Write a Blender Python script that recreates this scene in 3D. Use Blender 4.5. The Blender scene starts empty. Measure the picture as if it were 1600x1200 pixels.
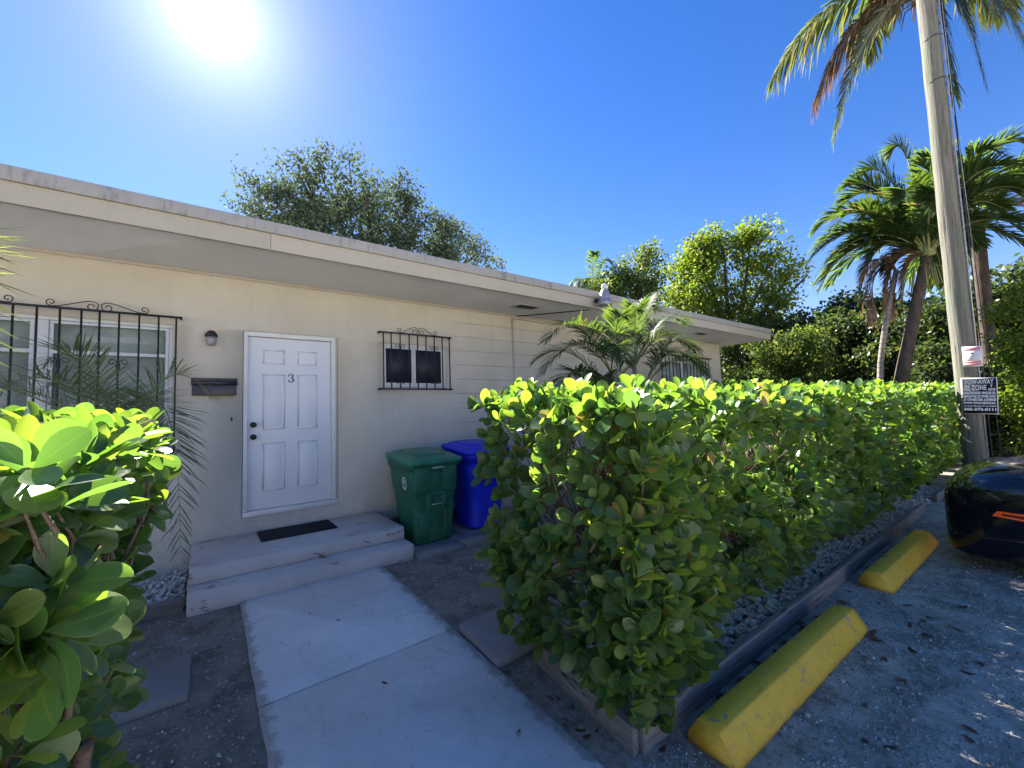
import bpy, bmesh, math, random
import numpy as np
from mathutils import Vector, Matrix

random.seed(7)
rng = np.random.default_rng(7)
S = bpy.context.scene
COL = S.collection

# ------------------------------------------------------------------ camera
EYE = np.array([0.0, 0.0, 1.60])
RIGHT = np.array([0.80128246, -0.59738016, -0.03291436])
UP = np.array([-0.01195998, -0.0709971, 0.99740482])
FWD = np.array([0.59816668, 0.79880933, 0.06403339])
cam = bpy.data.cameras.new("camera")
cam.sensor_fit = 'HORIZONTAL'
cam.sensor_width = 36.0
cam.lens = 36.0 * 642.0 / 1600.0
cam.clip_start = 0.03
cam.clip_end = 3000
camo = bpy.data.objects.new("camera", cam)
COL.objects.link(camo)
M = Matrix.Identity(4)
for i in range(3):
    M[i][0] = RIGHT[i]; M[i][1] = UP[i]; M[i][2] = -FWD[i]; M[i][3] = EYE[i]
camo.matrix_world = M
S.camera = camo

# ------------------------------------------------------------------ sky, sun, exposure
SUN_EL = math.radians(40.3)
SUN_DIR = Vector((0.0007, math.cos(SUN_EL), math.sin(SUN_EL))).normalized()
world = bpy.data.worlds.new("World")
S.world = world
world.use_nodes = True
wn, wl = world.node_tree.nodes, world.node_tree.links
wn.clear()
sky = wn.new("ShaderNodeTexSky")
sky.sky_type = 'NISHITA'
sky.sun_disc = False
sky.sun_elevation = SUN_EL
sky.sun_rotation = 0.0          # sun towards +Y
sky.altitude = 0
sky.air_density = 1.0
sky.dust_density = 0.05
sky.ozone_density = 3.0
hs = wn.new("ShaderNodeHueSaturation")
hs.inputs['Saturation'].default_value = 1.46
tint = wn.new("ShaderNodeVectorMath"); tint.operation = 'MULTIPLY'
tint.inputs[1].default_value = (1.06, 0.84, 0.84)
wl.new(sky.outputs[0], tint.inputs[0])
wl.new(tint.outputs[0], hs.inputs['Color'])
# bright circumsolar glow that the photograph shows round the sun
tc = wn.new("ShaderNodeTexCoord")
dp = wn.new("ShaderNodeVectorMath"); dp.operation = 'DOT_PRODUCT'
nz = wn.new("ShaderNodeVectorMath"); nz.operation = 'NORMALIZE'
wl.new(tc.outputs['Generated'], nz.inputs[0])
wl.new(nz.outputs[0], dp.inputs[0])
dp.inputs[1].default_value = SUN_DIR
def wmath(op, a, b):
    n = wn.new("ShaderNodeMath"); n.operation = op
    for i, v in enumerate((a, b)):
        if isinstance(v, (int, float)): n.inputs[i].default_value = v
        else: wl.new(v, n.inputs[i])
    return n.outputs[0]
mx = wmath('MAXIMUM', dp.outputs['Value'], 0.0)
g1 = wmath('MULTIPLY', wmath('POWER', mx, 2600.0), 60.0)
g2 = wmath('MULTIPLY', wmath('POWER', mx, 200.0), 2.4)
g3 = wmath('MULTIPLY', wmath('POWER', mx, 20.0), 0.5)
gs = wmath('ADD', wmath('ADD', g1, g2), g3)
gc = wn.new("ShaderNodeVectorMath"); gc.operation = 'SCALE'
gc.inputs[0].default_value = (0.90, 0.96, 1.0)
wl.new(gs, gc.inputs['Scale'])
ad = wn.new("ShaderNodeVectorMath"); ad.operation = 'ADD'
wl.new(hs.outputs[0], ad.inputs[0]); wl.new(gc.outputs[0], ad.inputs[1])
bg = wn.new("ShaderNodeBackground")
bg.inputs['Strength'].default_value = 0.058
wl.new(ad.outputs[0], bg.inputs['Color'])
wo = wn.new("ShaderNodeOutputWorld")
wl.new(bg.outputs[0], wo.inputs['Surface'])

sl = bpy.data.lights.new("sun", 'SUN')
sl.energy = 5.0
sl.angle = math.radians(0.53)
sl.color = (1.0, 0.95, 0.86)
so = bpy.data.objects.new("sun", sl)
COL.objects.link(so)
so.rotation_euler = (-SUN_DIR).to_track_quat('-Z', 'Y').to_euler()
so.location = (0, 40, 30)

S.view_settings.view_transform = 'Standard'
S.view_settings.look = 'None'
S.view_settings.gamma = 1.0
S.view_settings.use_curve_mapping = False
S.view_settings.exposure = 2.28
S.render.engine = 'CYCLES'
S.cycles.use_denoising = True
S.cycles.max_bounces = 8
S.cycles.diffuse_bounces = 4
S.cycles.glossy_bounces = 3
S.cycles.transmission_bounces = 5
S.cycles.transparent_max_bounces = 8
S.cycles.sample_clamp_indirect = 6.0
S.cycles.caustics_reflective = False
S.cycles.caustics_refractive = False

# ------------------------------------------------------------------ material helpers
class NT:
    def __init__(self, name):
        self.m = bpy.data.materials.new(name)
        self.m.use_nodes = True
        self.t = self.m.node_tree
        self.n, self.l = self.t.nodes, self.t.links
        self.n.clear()
        self.out = self.n.new("ShaderNodeOutputMaterial")
    def node(self, typ, **kw):
        x = self.n.new(typ)
        for k, v in kw.items():
            if hasattr(x, k) and k not in ('Scale',):
                try:
                    setattr(x, k, v); continue
                except Exception:
                    pass
            self.set(x.inputs[k], v)
        return x
    def set(self, sock, v):
        if isinstance(v, bpy.types.NodeSocket): self.l.new(v, sock)
        elif isinstance(v, (tuple, list)) and len(v) == 3 and sock.type == 'RGBA': sock.default_value = (*v, 1)
        else: sock.default_value = v
    def coord(self, kind='Object'):
        return self.node("ShaderNodeTexCoord").outputs[kind]
    def geo(self):
        return self.node("ShaderNodeNewGeometry")
    def noise(self, vec, scale, detail=4, rough=0.55, dist=0.0):
        x = self.n.new("ShaderNodeTexNoise")
        self.l.new(vec, x.inputs['Vector'])
        x.inputs['Scale'].default_value = scale
        x.inputs['Detail'].default_value = detail
        x.inputs['Roughness'].default_value = rough
        x.inputs['Distortion'].default_value = dist
        return x.outputs['Fac']
    def voro(self, vec, scale, feature='F1', out='Distance', rnd=1.0):
        x = self.n.new("ShaderNodeTexVoronoi")
        x.feature = feature
        self.l.new(vec, x.inputs['Vector'])
        x.inputs['Scale'].default_value = scale
        x.inputs['Randomness'].default_value = rnd
        return x.outputs[out]
    def ramp(self, fac, stops):
        x = self.n.new("ShaderNodeValToRGB")
        e = x.color_ramp.elements
        while len(e) < len(stops): e.new(0.5)
        for i, (p, c) in enumerate(stops):
            e[i].position = p
            e[i].color = (c, c, c, 1) if isinstance(c, (int, float)) else (*c, 1)
        self.l.new(fac, x.inputs['Fac'])
        return x.outputs['Color']
    def mix(self, fac, a, b, mode='MIX'):
        x = self.n.new("ShaderNodeMix")
        x.data_type = 'RGBA'; x.blend_type = mode
        self.set(x.inputs[0], fac); self.set(x.inputs[6], a); self.set(x.inputs[7], b)
        return x.outputs[2]
    def math(self, op, a, b=0.0, c=None):
        x = self.n.new("ShaderNodeMath"); x.operation = op
        self.set(x.inputs[0], a); self.set(x.inputs[1], b)
        if c is not None: self.set(x.inputs[2], c)
        return x.outputs[0]
    def mapv(self, vec, scale=(1, 1, 1), loc=(0, 0, 0), rot=(0, 0, 0)):
        x = self.n.new("ShaderNodeMapping")
        self.l.new(vec, x.inputs['Vector'])
        x.inputs['Scale'].default_value = scale; x.inputs['Location'].default_value = loc
        x.inputs['Rotation'].default_value = rot
        return x.outputs[0]
    def bump(self, h, strength=0.3, dist=0.01, normal=None):
        x = self.n.new("ShaderNodeBump")
        x.inputs['Strength'].default_value = strength
        x.inputs['Distance'].default_value = dist
        self.l.new(h, x.inputs['Height'])
        if normal is not None: self.l.new(normal, x.inputs['Normal'])
        return x.outputs[0]
    def pbr(self, color, rough=0.6, metal=0.0, normal=None, spec=0.5, **kw):
        x = self.n.new("ShaderNodeBsdfPrincipled")
        self.set(x.inputs['Base Color'], color)
        self.set(x.inputs['Roughness'], rough)
        self.set(x.inputs['Metallic'], metal)
        self.set(x.inputs['Specular IOR Level'], spec)
        if normal is not None: self.l.new(normal, x.inputs['Normal'])
        for k, v in kw.items(): self.set(x.inputs[k], v)
        self.l.new(x.outputs[0], self.out.inputs['Surface'])
        return x

def world_pos(t):
    return t.geo().outputs['Position']

def mat_plain(name, col, rough=0.5, metal=0.0, var=0.06, scale=6.0, bump=0.0, bscale=60.0, spec=0.5, **kw):
    t = NT(name)
    p = world_pos(t)
    f = t.noise(p, scale, 5, 0.6)
    c = t.mix(t.ramp(f, [(0.3, 0.0), (0.7, 1.0)]), tuple(x * (1 - var) for x in col), tuple(min(1, x * (1 + var)) for x in col))
    r = t.math('ADD', t.math('MULTIPLY', t.math('SUBTRACT', f, 0.5), 0.25), rough)
    nrm = t.bump(t.noise(p, bscale, 4), bump, 0.01) if bump else None
    t.pbr(c, r, metal, nrm, spec, **kw)
    return t.m

def mat_wall():
    t = NT("cream_stucco")
    p = world_pos(t)
    f = t.noise(p, 1.1, 6, 0.6)
    c = t.mix(t.ramp(f, [(0.3, 0.0), (0.72, 1.0)]), (0.525, 0.485, 0.385), (0.61, 0.565, 0.46))
    # rain streaks and scuffs
    st = t.noise(t.mapv(p, (5.5, 1, 0.5)), 1.0, 4, 0.65)
    c = t.mix(t.math('MULTIPLY', t.ramp(st, [(0.52, 0.0), (0.74, 1.0)]), 0.34), c, (0.42, 0.40, 0.35))
    pt = t.noise(p, 2.7, 3, 0.5)
    c = t.mix(t.math('MULTIPLY', t.ramp(pt, [(0.50, 0.0), (0.68, 1.0)]), 0.18), c, (0.73, 0.70, 0.62))
    z = t.node("ShaderNodeSeparateXYZ", Vector=p)
    low = t.node("ShaderNodeMapRange", clamp=True)
    t.set(low.inputs[0], z.outputs[2]); low.inputs[1].default_value = 0.75; low.inputs[2].default_value = 0.0
    low.inputs[3].default_value = 0.0; low.inputs[4].default_value = 1.0
    sp = t.ramp(t.noise(p, 9.0, 6, 0.7), [(0.42, 0.0), (0.62, 1.0)])
    c = t.mix(t.math('MULTIPLY', t.math('MULTIPLY', sp, low.outputs[0]), 0.5), c, (0.30, 0.28, 0.24))
    # painted block courses, telegraphing through the paint right of the small window
    zz = t.math('FRACT', t.math('MULTIPLY', t.math('SUBTRACT', z.outputs[2], 0.195), 1 / 0.226))
    ln = t.ramp(t.math('ABSOLUTE', t.math('SUBTRACT', zz, 0.5)), [(0.0, 0.0), (0.028, 1.0)])
    xm = t.node("ShaderNodeMapRange", clamp=True)
    t.set(xm.inputs[0], z.outputs[0]); xm.inputs[1].default_value = 2.9; xm.inputs[2].default_value = 3.3
    gap = t.math('MULTIPLY', t.math('SUBTRACT', 1.0, ln), t.math('ADD', t.math('MULTIPLY', xm.outputs[0], 0.9), 0.06))
    c = t.mix(t.math('MULTIPLY', gap, 0.35), c, (0.36, 0.34, 0.29))
    h = t.math('SUBTRACT', t.math('MULTIPLY', t.noise(p, 38, 6, 0.7), 0.5), gap)
    h = t.math('ADD', h, t.math('MULTIPLY', t.noise(p, 4, 3), 0.7))
    t.pbr(c, 0.75, 0, t.bump(h, 0.75, 0.011), 0.3)
    return t.m

def mat_fascia(name, col, streak=0.3):
    t = NT(name)
    p = world_pos(t)
    f = t.noise(p, 1.6, 5, 0.6)
    c = t.mix(f, tuple(x * 0.88 for x in col), tuple(x * 1.08 for x in col))
    st = t.noise(t.mapv(p, (13, 13, 2.5)), 1.0, 6, 0.75, 0.8)
    big = t.noise(p, 0.28, 2)
    m = t.math('MULTIPLY', t.ramp(st, [(0.52, 0.0), (0.66, 1.0)]), t.ramp(big, [(0.45, 0.05), (0.56, 1.0)]))
    c = t.mix(t.math('MULTIPLY', m, streak), c, (0.06, 0.055, 0.05))
    t.pbr(c, 0.65, 0, t.bump(t.noise(p, 30, 4), 0.25, 0.005), 0.35)
    return t.m

def mat_concrete(name, col, dirt=0.5, fleck=0.3, bump=0.4, rough=0.7):
    t = NT(name)
    p = world_pos(t)
    f = t.noise(p, 1.5, 7, 0.62)
    c = t.mix(t.ramp(f, [(0.28, 0.0), (0.72, 1.0)]), tuple(x * 0.82 for x in col), tuple(x * 1.12 for x in col))
    d = t.noise(p, 5.0, 8, 0.7, 0.8)
    c = t.mix(t.math('MULTIPLY', t.ramp(d, [(0.55, 0.0), (0.75, 1.0)]), dirt), c, tuple(x * 0.38 for x in col))
    k = t.voro(p, 55)
    sel = t.ramp(t.noise(p, 3.0, 3), [(0.5, 0.0), (0.62, 1.0)])
    c = t.mix(t.math('MULTIPLY', t.math('MULTIPLY', t.ramp(k, [(0.10, 1.0), (0.2, 0.0)]), sel), fleck), c, (0.05, 0.045, 0.04))
    h = t.math('ADD', t.noise(p, 90, 5, 0.7), t.math('MULTIPLY', t.noise(p, 9, 4), 1.5))
    t.pbr(c, t.math('ADD', t.math('MULTIPLY', f, 0.2), rough - 0.1), 0, t.bump(h, bump, 0.006), 0.4)
    return t.m

def mat_steps():
    t = NT("worn_grey_step_paint")
    p = world_pos(t)
    col = (0.53, 0.515, 0.51)
    f = t.noise(p, 1.8, 7, 0.62)
    c = t.mix(t.ramp(f, [(0.28, 0.0), (0.72, 1.0)]), tuple(x * 0.84 for x in col), tuple(x * 1.1 for x in col))
    d = t.noise(t.mapv(p, (2.2, 6, 6)), 1.3, 7, 0.72, 0.6)
    c = t.mix(t.math('MULTIPLY', t.ramp(d, [(0.56, 0.0), (0.7, 1.0)]), 0.25), c, (0.26, 0.25, 0.25))
    w = t.noise(t.mapv(p, (3.0, 7, 9)), 1.25, 6, 0.68, 0.3)
    c = t.mix(t.ramp(w, [(0.615, 0.0), (0.63, 1.0)]), c, (0.30, 0.22, 0.20))
    c = t.mix(t.ramp(w, [(0.665, 0.0), (0.68, 1.0)]), c, (0.17, 0.14, 0.135))
    h = t.math('ADD', t.noise(p, 70, 5, 0.7), t.math('MULTIPLY', t.noise(p, 9, 4), 1.5))
    t.pbr(c, 0.6, 0, t.bump(h, 0.35, 0.006), 0.4)
    return t.m

def mat_ground():
    t = NT("sandy_dirt")
    p = world_pos(t)
    n1 = t.noise(p, 0.9, 7, 0.65)
    n2 = t.noise(p, 4.0, 8, 0.7, 0.5)
    n3 = t.noise(p, 22.0, 6, 0.7)
    c = t.mix(t.ramp(n2, [(0.40, 0.0), (0.62, 1.0)]), (0.32, 0.27, 0.21), (0.78, 0.68, 0.55))
    c = t.mix(t.math('MULTIPLY', t.ramp(n3, [(0.42, 0.0), (0.62, 1.0)]), 0.6), c, (0.80, 0.71, 0.60))
    # moss and thin grass
    ms = t.math('MULTIPLY', t.ramp(t.noise(p, 2.6, 6, 0.7), [(0.50, 0.0), (0.60, 1.0)]), t.ramp(n3, [(0.40, 0.0), (0.56, 1.0)]))
    c = t.mix(t.math('MULTIPLY', ms, 0.65), c, (0.07, 0.09, 0.045))
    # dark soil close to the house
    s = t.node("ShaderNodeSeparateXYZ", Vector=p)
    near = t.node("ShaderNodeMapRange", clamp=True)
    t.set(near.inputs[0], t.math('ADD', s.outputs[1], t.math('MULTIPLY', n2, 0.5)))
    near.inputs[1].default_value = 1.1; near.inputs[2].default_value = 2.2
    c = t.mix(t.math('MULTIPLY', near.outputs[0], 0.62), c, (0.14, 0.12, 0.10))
    # unseen lot behind the camera, paled to bounce sun onto hedge and wall
    far = t.node("ShaderNodeMapRange", clamp=True)
    t.set(far.inputs[0], s.outputs[1]); far.inputs[1].default_value = 0.6; far.inputs[2].default_value = -2.0
    c = t.mix(t.math('MULTIPLY', far.outputs[0], 0.95), c, (0.60, 0.56, 0.50))
    # shell flecks
    v = t.voro(p, 38)
    vs = t.noise(p, 13, 2)
    fl = t.math('MULTIPLY', t.ramp(v, [(0.16, 1.0), (0.26, 0.0)]), t.ramp(vs, [(0.5, 0.0), (0.56, 1.0)]))
    c = t.mix(fl, c, (0.72, 0.70, 0.66))
    v2 = t.voro(p, 90)
    fl2 = t.math('MULTIPLY', t.ramp(v2, [(0.15, 1.0), (0.28, 0.0)]), t.ramp(t.noise(p, 9, 2), [(0.47, 0.0), (0.55, 1.0)]))
    c = t.mix(t.math('MULTIPLY', fl2, 0.8), c, (0.66, 0.64, 0.60))
    h = t.math('ADD', t.math('MULTIPLY', n2, 1.6), t.math('ADD', t.noise(p, 60, 6, 0.75), t.math('MULTIPLY', fl, 0.8)))
    h = t.math('ADD', h, t.math('MULTIPLY', n3, 1.2))
    t.pbr(c, 0.95, 0, t.bump(h, 0.9, 0.02), 0.15)
    return t.m

def mat_wood(name, c1, c2, axis_scale, green=None):
    t = NT(name)
    p = t.coord('Object')
    g = t.noise(t.mapv(p, axis_scale), 1.0, 7, 0.65, 0.35)
    c = t.mix(t.ramp(g, [(0.3, 0.0), (0.7, 1.0)]), c1, c2)
    cr = t.noise(t.mapv(p, tuple(a * 1.8 for a in axis_scale)), 1.0, 3, 0.5)
    c = t.mix(t.ramp(cr, [(0.30, 1.0), (0.37, 0.0)]), c, tuple(x * 0.25 for x in c1))
    if green:
        c = t.mix(t.math('MULTIPLY', t.ramp(t.noise(p, 1.1, 4), [(0.42, 0.0), (0.62, 1.0)]), 0.55), c, green)
    t.pbr(c, 0.85, 0, t.bump(t.math('ADD', g, t.math('MULTIPLY', cr, 1.4)), 0.6, 0.01), 0.2)
    return t.m

def mat_yellow():
    t = NT("yellow_traffic_paint")
    p = world_pos(t)
    f = t.noise(p, 3.0, 6, 0.65)
    c = t.mix(t.ramp(f, [(0.3, 0.0), (0.7, 1.0)]), (0.86, 0.50, 0.035), (0.94, 0.58, 0.06))
    d = t.noise(p, 14, 8, 0.75, 0.6)
    c = t.mix(t.math('MULTIPLY', t.ramp(d, [(0.52, 0.0), (0.68, 1.0)]), 0.6), c, (0.42, 0.30, 0.10))
    ch = t.noise(p, 7.0, 6, 0.7, 1.0)
    chip = t.ramp(ch, [(0.625, 0.0), (0.64, 1.0)])
    c = t.mix(chip, c, (0.33, 0.31, 0.29))
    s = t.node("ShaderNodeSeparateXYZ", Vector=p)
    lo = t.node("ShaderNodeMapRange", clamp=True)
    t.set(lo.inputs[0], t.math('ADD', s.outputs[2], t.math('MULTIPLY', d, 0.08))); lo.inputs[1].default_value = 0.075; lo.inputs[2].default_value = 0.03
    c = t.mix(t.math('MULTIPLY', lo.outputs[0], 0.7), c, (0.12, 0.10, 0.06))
    h = t.math('SUBTRACT', t.math('ADD', t.noise(p, 60, 5, 0.7), t.noise(p, 12, 3)), t.math('MULTIPLY', chip, 1.0))
    t.pbr(c, 0.6, 0, t.bump(h, 0.4, 0.006), 0.4)
    return t.m

def mat_leaf(name, cols, trans, rough=0.35, gloss=0.5, transmix=0.45, old=None, bumpy=False):
    """leaf blade: diffuse + translucent + waxy coat; per-leaf tint by mesh island / object"""
    t = NT(name)
    isl = t.geo().outputs['Random Per Island']
    oi = t.node("ShaderNodeObjectInfo").outputs['Random']
    r = t.math('FRACT', t.math('ADD', isl, oi))
    r2 = t.math('FRACT', t.math('MULTIPLY', r, 7.31))
    n = len(cols)
    c = t.ramp(r, [((i + 0.5) / n, cols[i]) for i in range(n)])
    ct = t.ramp(r, [((i + 0.5) / n, trans[i]) for i in range(n)])
    if old:
        m = t.ramp(r2, [(0.970, 0.0), (0.978, 1.0)])
        c = t.mix(m, c, old); ct = t.mix(m, ct, tuple(x * 1.4 for x in old))
    mott = t.noise(world_pos(t), 40, 3)
    c = t.mix(t.math('MULTIPLY', mott, 0.35), c, tuple(x * 0.7 for x in cols[0]))
    if bumpy:
        at = t.node("ShaderNodeAttribute"); at.attribute_name = 'across'
        rim = t.ramp(at.outputs['Fac'], [(0.03, 0.75), (0.09, 0.0), (0.91, 0.0), (0.97, 1.0)])
        c = t.mix(t.math('MULTIPLY', rim, 0.55), c, (0.30, 0.36, 0.12))
        spot = t.math('MULTIPLY', t.ramp(t.noise(world_pos(t), 130, 3), [(0.66, 0.0), (0.70, 1.0)]), t.ramp(r2, [(0.45, 0.0), (0.5, 1.0)]))
        c = t.mix(t.math('MULTIPLY', spot, 0.7), c, (0.13, 0.10, 0.05))
    p = t.n.new("ShaderNodeBsdfPrincipled")
    t.set(p.inputs['Base Color'], c); t.set(p.inputs['Roughness'], rough); t.set(p.inputs['Specular IOR Level'], gloss)
    tr = t.n.new("ShaderNodeBsdfTranslucent"); t.set(tr.inputs['Color'], ct)
    mxs = t.n.new("ShaderNodeMixShader"); mxs.inputs[0].default_value = transmix
    t.l.new(p.outputs[0], mxs.inputs[1]); t.l.new(tr.outputs[0], mxs.inputs[2])
    if bumpy:
        nb = t.bump(t.noise(world_pos(t), 55, 3), 0.25, 0.004)
        t.l.new(nb, p.inputs['Normal'])
    t.l.new(mxs.outputs[0], t.out.inputs['Surface'])
    return t.m

def mat_bark(name, c1, c2, scale=(14, 14, 4), rings=False):
    t = NT(name)
    p = world_pos(t)
    g = t.noise(t.mapv(p, scale), 1.0, 6, 0.7, 0.4)
    c = t.mix(t.ramp(g, [(0.3, 0.0), (0.7, 1.0)]), c1, c2)
    h = g
    if rings:
        s = t.node("ShaderNodeSeparateXYZ", Vector=p)
        w = t.math('FRACT', t.math('MULTIPLY', t.math('ADD', s.outputs[2], t.math('MULTIPLY', g, 0.05)), 9.0))
        rr = t.ramp(w, [(0.0, 0.0), (0.12, 1.0), (1.0, 0.8)])
        c = t.mix(t.math('MULTIPLY', t.math('SUBTRACT', 1.0, rr), 0.6), c, tuple(x * 0.3 for x in c1))
        h = t.math('ADD', g, rr)
    t.pbr(c, 0.9, 0, t.bump(h, 0.7, 0.02), 0.15)
    return t.m

def mat_stone(name, c1, c2):
    t = NT(name)
    r = t.math('FRACT', t.math('ADD', t.geo().outputs['Random Per Island'], t.node("ShaderNodeObjectInfo").outputs['Random']))
    p = world_pos(t)
    c = t.mix(r, c1, c2)
    c = t.mix(t.math('MULTIPLY', t.noise(p, 60, 4), 0.5), c, tuple(x * 0.4 for x in c1))
    t.pbr(c, 0.9, 0, t.bump(t.noise(p, 160, 4), 0.4, 0.004), 0.2)
    return t.m

def mat_glass_dark(name, col, rough=0.06):
    t = NT(name)
    p = world_pos(t)
    f = t.noise(p, 3.0, 4)
    c = t.mix(f, tuple(x * 0.7 for x in col), tuple(x * 1.3 for x in col))
    t.pbr(c, t.math('ADD', t.math('MULTIPLY', t.noise(p, 8, 3), 0.12), rough), 0, None, 0.6)
    return t.m

def mat_pane(name, tint, rough=0.03):
    t = NT(name)
    fr = t.node("ShaderNodeLayerWeight"); fr.inputs['Blend'].default_value = 0.5
    tr = t.node("ShaderNodeBsdfTransparent"); t.set(tr.inputs['Color'], tint)
    gl = t.node("ShaderNodeBsdfGlossy"); gl.inputs['Roughness'].default_value = rough
    m = t.node("ShaderNodeMixShader")
    t.l.new(t.math('ADD', t.math('MULTIPLY', t.math('POWER', fr.outputs['Facing'], 5.0), 0.94), 0.045), m.inputs[0])
    t.l.new(tr.outputs[0], m.inputs[1]); t.l.new(gl.outputs[0], m.inputs[2])
    t.l.new(m.outputs[0], t.out.inputs['Surface'])
    return t.m

MT = {}
MT['wall'] = mat_wall()
MT['fascia'] = mat_fascia("cream_fascia_paint", (0.48, 0.43, 0.335), 0.10)
MT['drip'] = mat_fascia("weathered_white_drip_edge", (0.37, 0.355, 0.32), 0.45)
MT['soffit'] = mat_plain("grey_cream_soffit", (0.46, 0.45, 0.435), 0.75, var=0.08, scale=1.2, bump=0.2, bscale=30)
MT['roof'] = mat_plain("white_roof_membrane", (0.62, 0.62, 0.60), 0.8, var=0.1, scale=0.8)
MT['trim'] = mat_plain("white_door_trim", (0.70, 0.70, 0.67), 0.45, var=0.07, scale=5, bump=0.1)
MT['door'] = mat_plain("white_door_paint", (0.74, 0.75, 0.745), 0.38, var=0.03, scale=2.5, bump=0.05)
MT['black'] = mat_plain("black_iron_paint", (0.014, 0.014, 0.018), 0.5, var=0.3, scale=20, bump=0.2)
MT['bronze'] = mat_plain("oil_rubbed_bronze", (0.025, 0.02, 0.022), 0.35, 0.6, var=0.2)
MT['mailbox'] = mat_plain("black_mailbox_paint", (0.025, 0.022, 0.032), 0.35, var=0.2, scale=9)
MT['sash'] = mat_plain("white_window_sash", (0.66, 0.68, 0.66), 0.4, var=0.05)
MT['glass'] = mat_pane("window_glass", (0.86, 0.90, 0.89))
MT['screen'] = mat_plain("dark_window_screen", (0.016, 0.018, 0.035), 0.55, var=0.25, scale=5)
MT['blind'] = mat_plain("grey_blind_slats", (0.74, 0.75, 0.72), 0.5, var=0.12)
def mat_walk():
    t = NT("painted_grey_concrete")
    p = world_pos(t); col = (0.71, 0.71, 0.71)
    f = t.noise(p, 1.3, 8, 0.65)
    c = t.mix(t.ramp(f, [(0.3, 0.0), (0.7, 1.0)]), tuple(x * 0.80 for x in col), tuple(x * 1.10 for x in col))
    d = t.noise(t.mapv(p, (3.2, 1.6, 1)), 1.6, 9, 0.75, 1.2)
    c = t.mix(t.math('MULTIPLY', t.ramp(d, [(0.54, 0.0), (0.72, 1.0)]), 0.45), c, (0.30, 0.29, 0.28))
    sc = t.noise(t.mapv(p, (9, 3, 1), rot=(0, 0, 0.6)), 2.2, 6, 0.75)
    c = t.mix(t.math('MULTIPLY', t.ramp(sc, [(0.62, 0.0), (0.68, 1.0)]), 0.5), c, (0.20, 0.19, 0.185))
    k = t.voro(p, 42)
    sel = t.ramp(t.noise(p, 2.2, 3), [(0.47, 0.0), (0.6, 1.0)])
    c = t.mix(t.math('MULTIPLY', t.ramp(k, [(0.09, 1.0), (0.17, 0.0)]), sel), c, (0.10, 0.09, 0.08))
    sx = t.node("ShaderNodeSeparateXYZ", Vector=p)
    ej = t.math('MULTIPLY', t.math('SUBTRACT', t.noise(p, 7, 5, 0.7), 0.35), 0.22)
    el_ = t.math('SUBTRACT', sx.outputs[0], 0.25)
    er_ = t.math('SUBTRACT', t.math('ADD', 1.425, t.math('MULTIPLY', sx.outputs[1], 0.021)), sx.outputs[0])
    ed_ = t.math('SUBTRACT', t.math('MINIMUM', el_, er_), ej)
    gr_ = t.ramp(ed_, [(0.0, 1.0), (0.035, 0.0)])
    c = t.mix(t.math('MULTIPLY', gr_, 0.6), c, (0.20, 0.175, 0.14))
    wv = t.n.new("ShaderNodeVectorMath"); wv.operation = 'ADD'
    t.l.new(p, wv.inputs[0])
    nv = t.n.new("ShaderNodeTexNoise"); t.l.new(p, nv.inputs['Vector']); nv.inputs['Scale'].default_value = 3.0; nv.inputs['Detail'].default_value = 6
    sv = t.n.new("ShaderNodeVectorMath"); sv.operation = 'SCALE'; sv.inputs['Scale'].default_value = 0.45
    t.l.new(nv.outputs['Color'], sv.inputs[0]); t.l.new(sv.outputs[0], wv.inputs[1])
    cr = t.ramp(t.voro(wv.outputs[0], 0.8, 'DISTANCE_TO_EDGE'), [(0.0, 1.0), (0.0045, 0.0)])
    crm = t.math('MULTIPLY', cr, t.ramp(t.noise(p, 0.9, 2), [(0.48, 0.0), (0.56, 1.0)]))
    c = t.mix(t.math('MULTIPLY', crm, 0.75), c, (0.07, 0.065, 0.06))
    h = t.math('SUBTRACT', t.math('ADD', t.noise(p, 110, 5, 0.7), t.math('MULTIPLY', t.noise(p, 8, 4), 1.4)), t.math('MULTIPLY', crm, 2.0))
    t.pbr(c, t.math('ADD', t.math('MULTIPLY', f, 0.25), 0.48), 0, t.bump(h, 0.35, 0.006), 0.4)
    return t.m
MT['walk'] = mat_walk()
MT['steps'] = mat_steps()
MT['slab'] = mat_concrete("rough_grey_concrete_slab", (0.27, 0.26, 0.25), 0.5, 0.4, 0.8, 0.85)
MT['ground'] = mat_ground()
MT['board'] = mat_wood("weathered_grey_board", (0.14, 0.128, 0.11), (0.30, 0.28, 0.25), (2.0, 30, 30))
MT['boardy'] = mat_wood("weathered_grey_board_end", (0.13, 0.12, 0.105), (0.30, 0.285, 0.26), (30, 2.0, 30))
MT['pole'] = mat_wood("weathered_pole_timber", (0.085, 0.078, 0.064), (0.235, 0.22, 0.185), (22, 22, 1.1), (0.13, 0.155, 0.105))
MT['yellow'] = mat_yellow()
MT['green_bin'] = mat_plain("green_cart_plastic", (0.020, 0.135, 0.078), 0.48, var=0.32, scale=7, bump=0.12, bscale=90)
MT['green_lid'] = mat_plain("green_lid_plastic", (0.028, 0.20, 0.115), 0.40, var=0.32, scale=7, bump=0.12, bscale=90)
MT['blue_bin'] = mat_plain("blue_cart_plastic", (0.008, 0.028, 0.66), 0.46, var=0.25, scale=7, bump=0.1, bscale=90)
MT['rubber'] = mat_plain("black_rubber", (0.015, 0.015, 0.016), 0.75, var=0.2, scale=12)
MT['white'] = mat_plain("white_print", (0.72, 0.72, 0.72), 0.5, var=0.04)
MT['metal'] = mat_plain("galvanised_metal", (0.45, 0.45, 0.46), 0.4, 0.85, var=0.15)
MT['mat'] = mat_plain("black_ribbed_mat", (0.018, 0.018, 0.021), 0.85, var=0.4, scale=30, bump=0.8, bscale=120)
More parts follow.
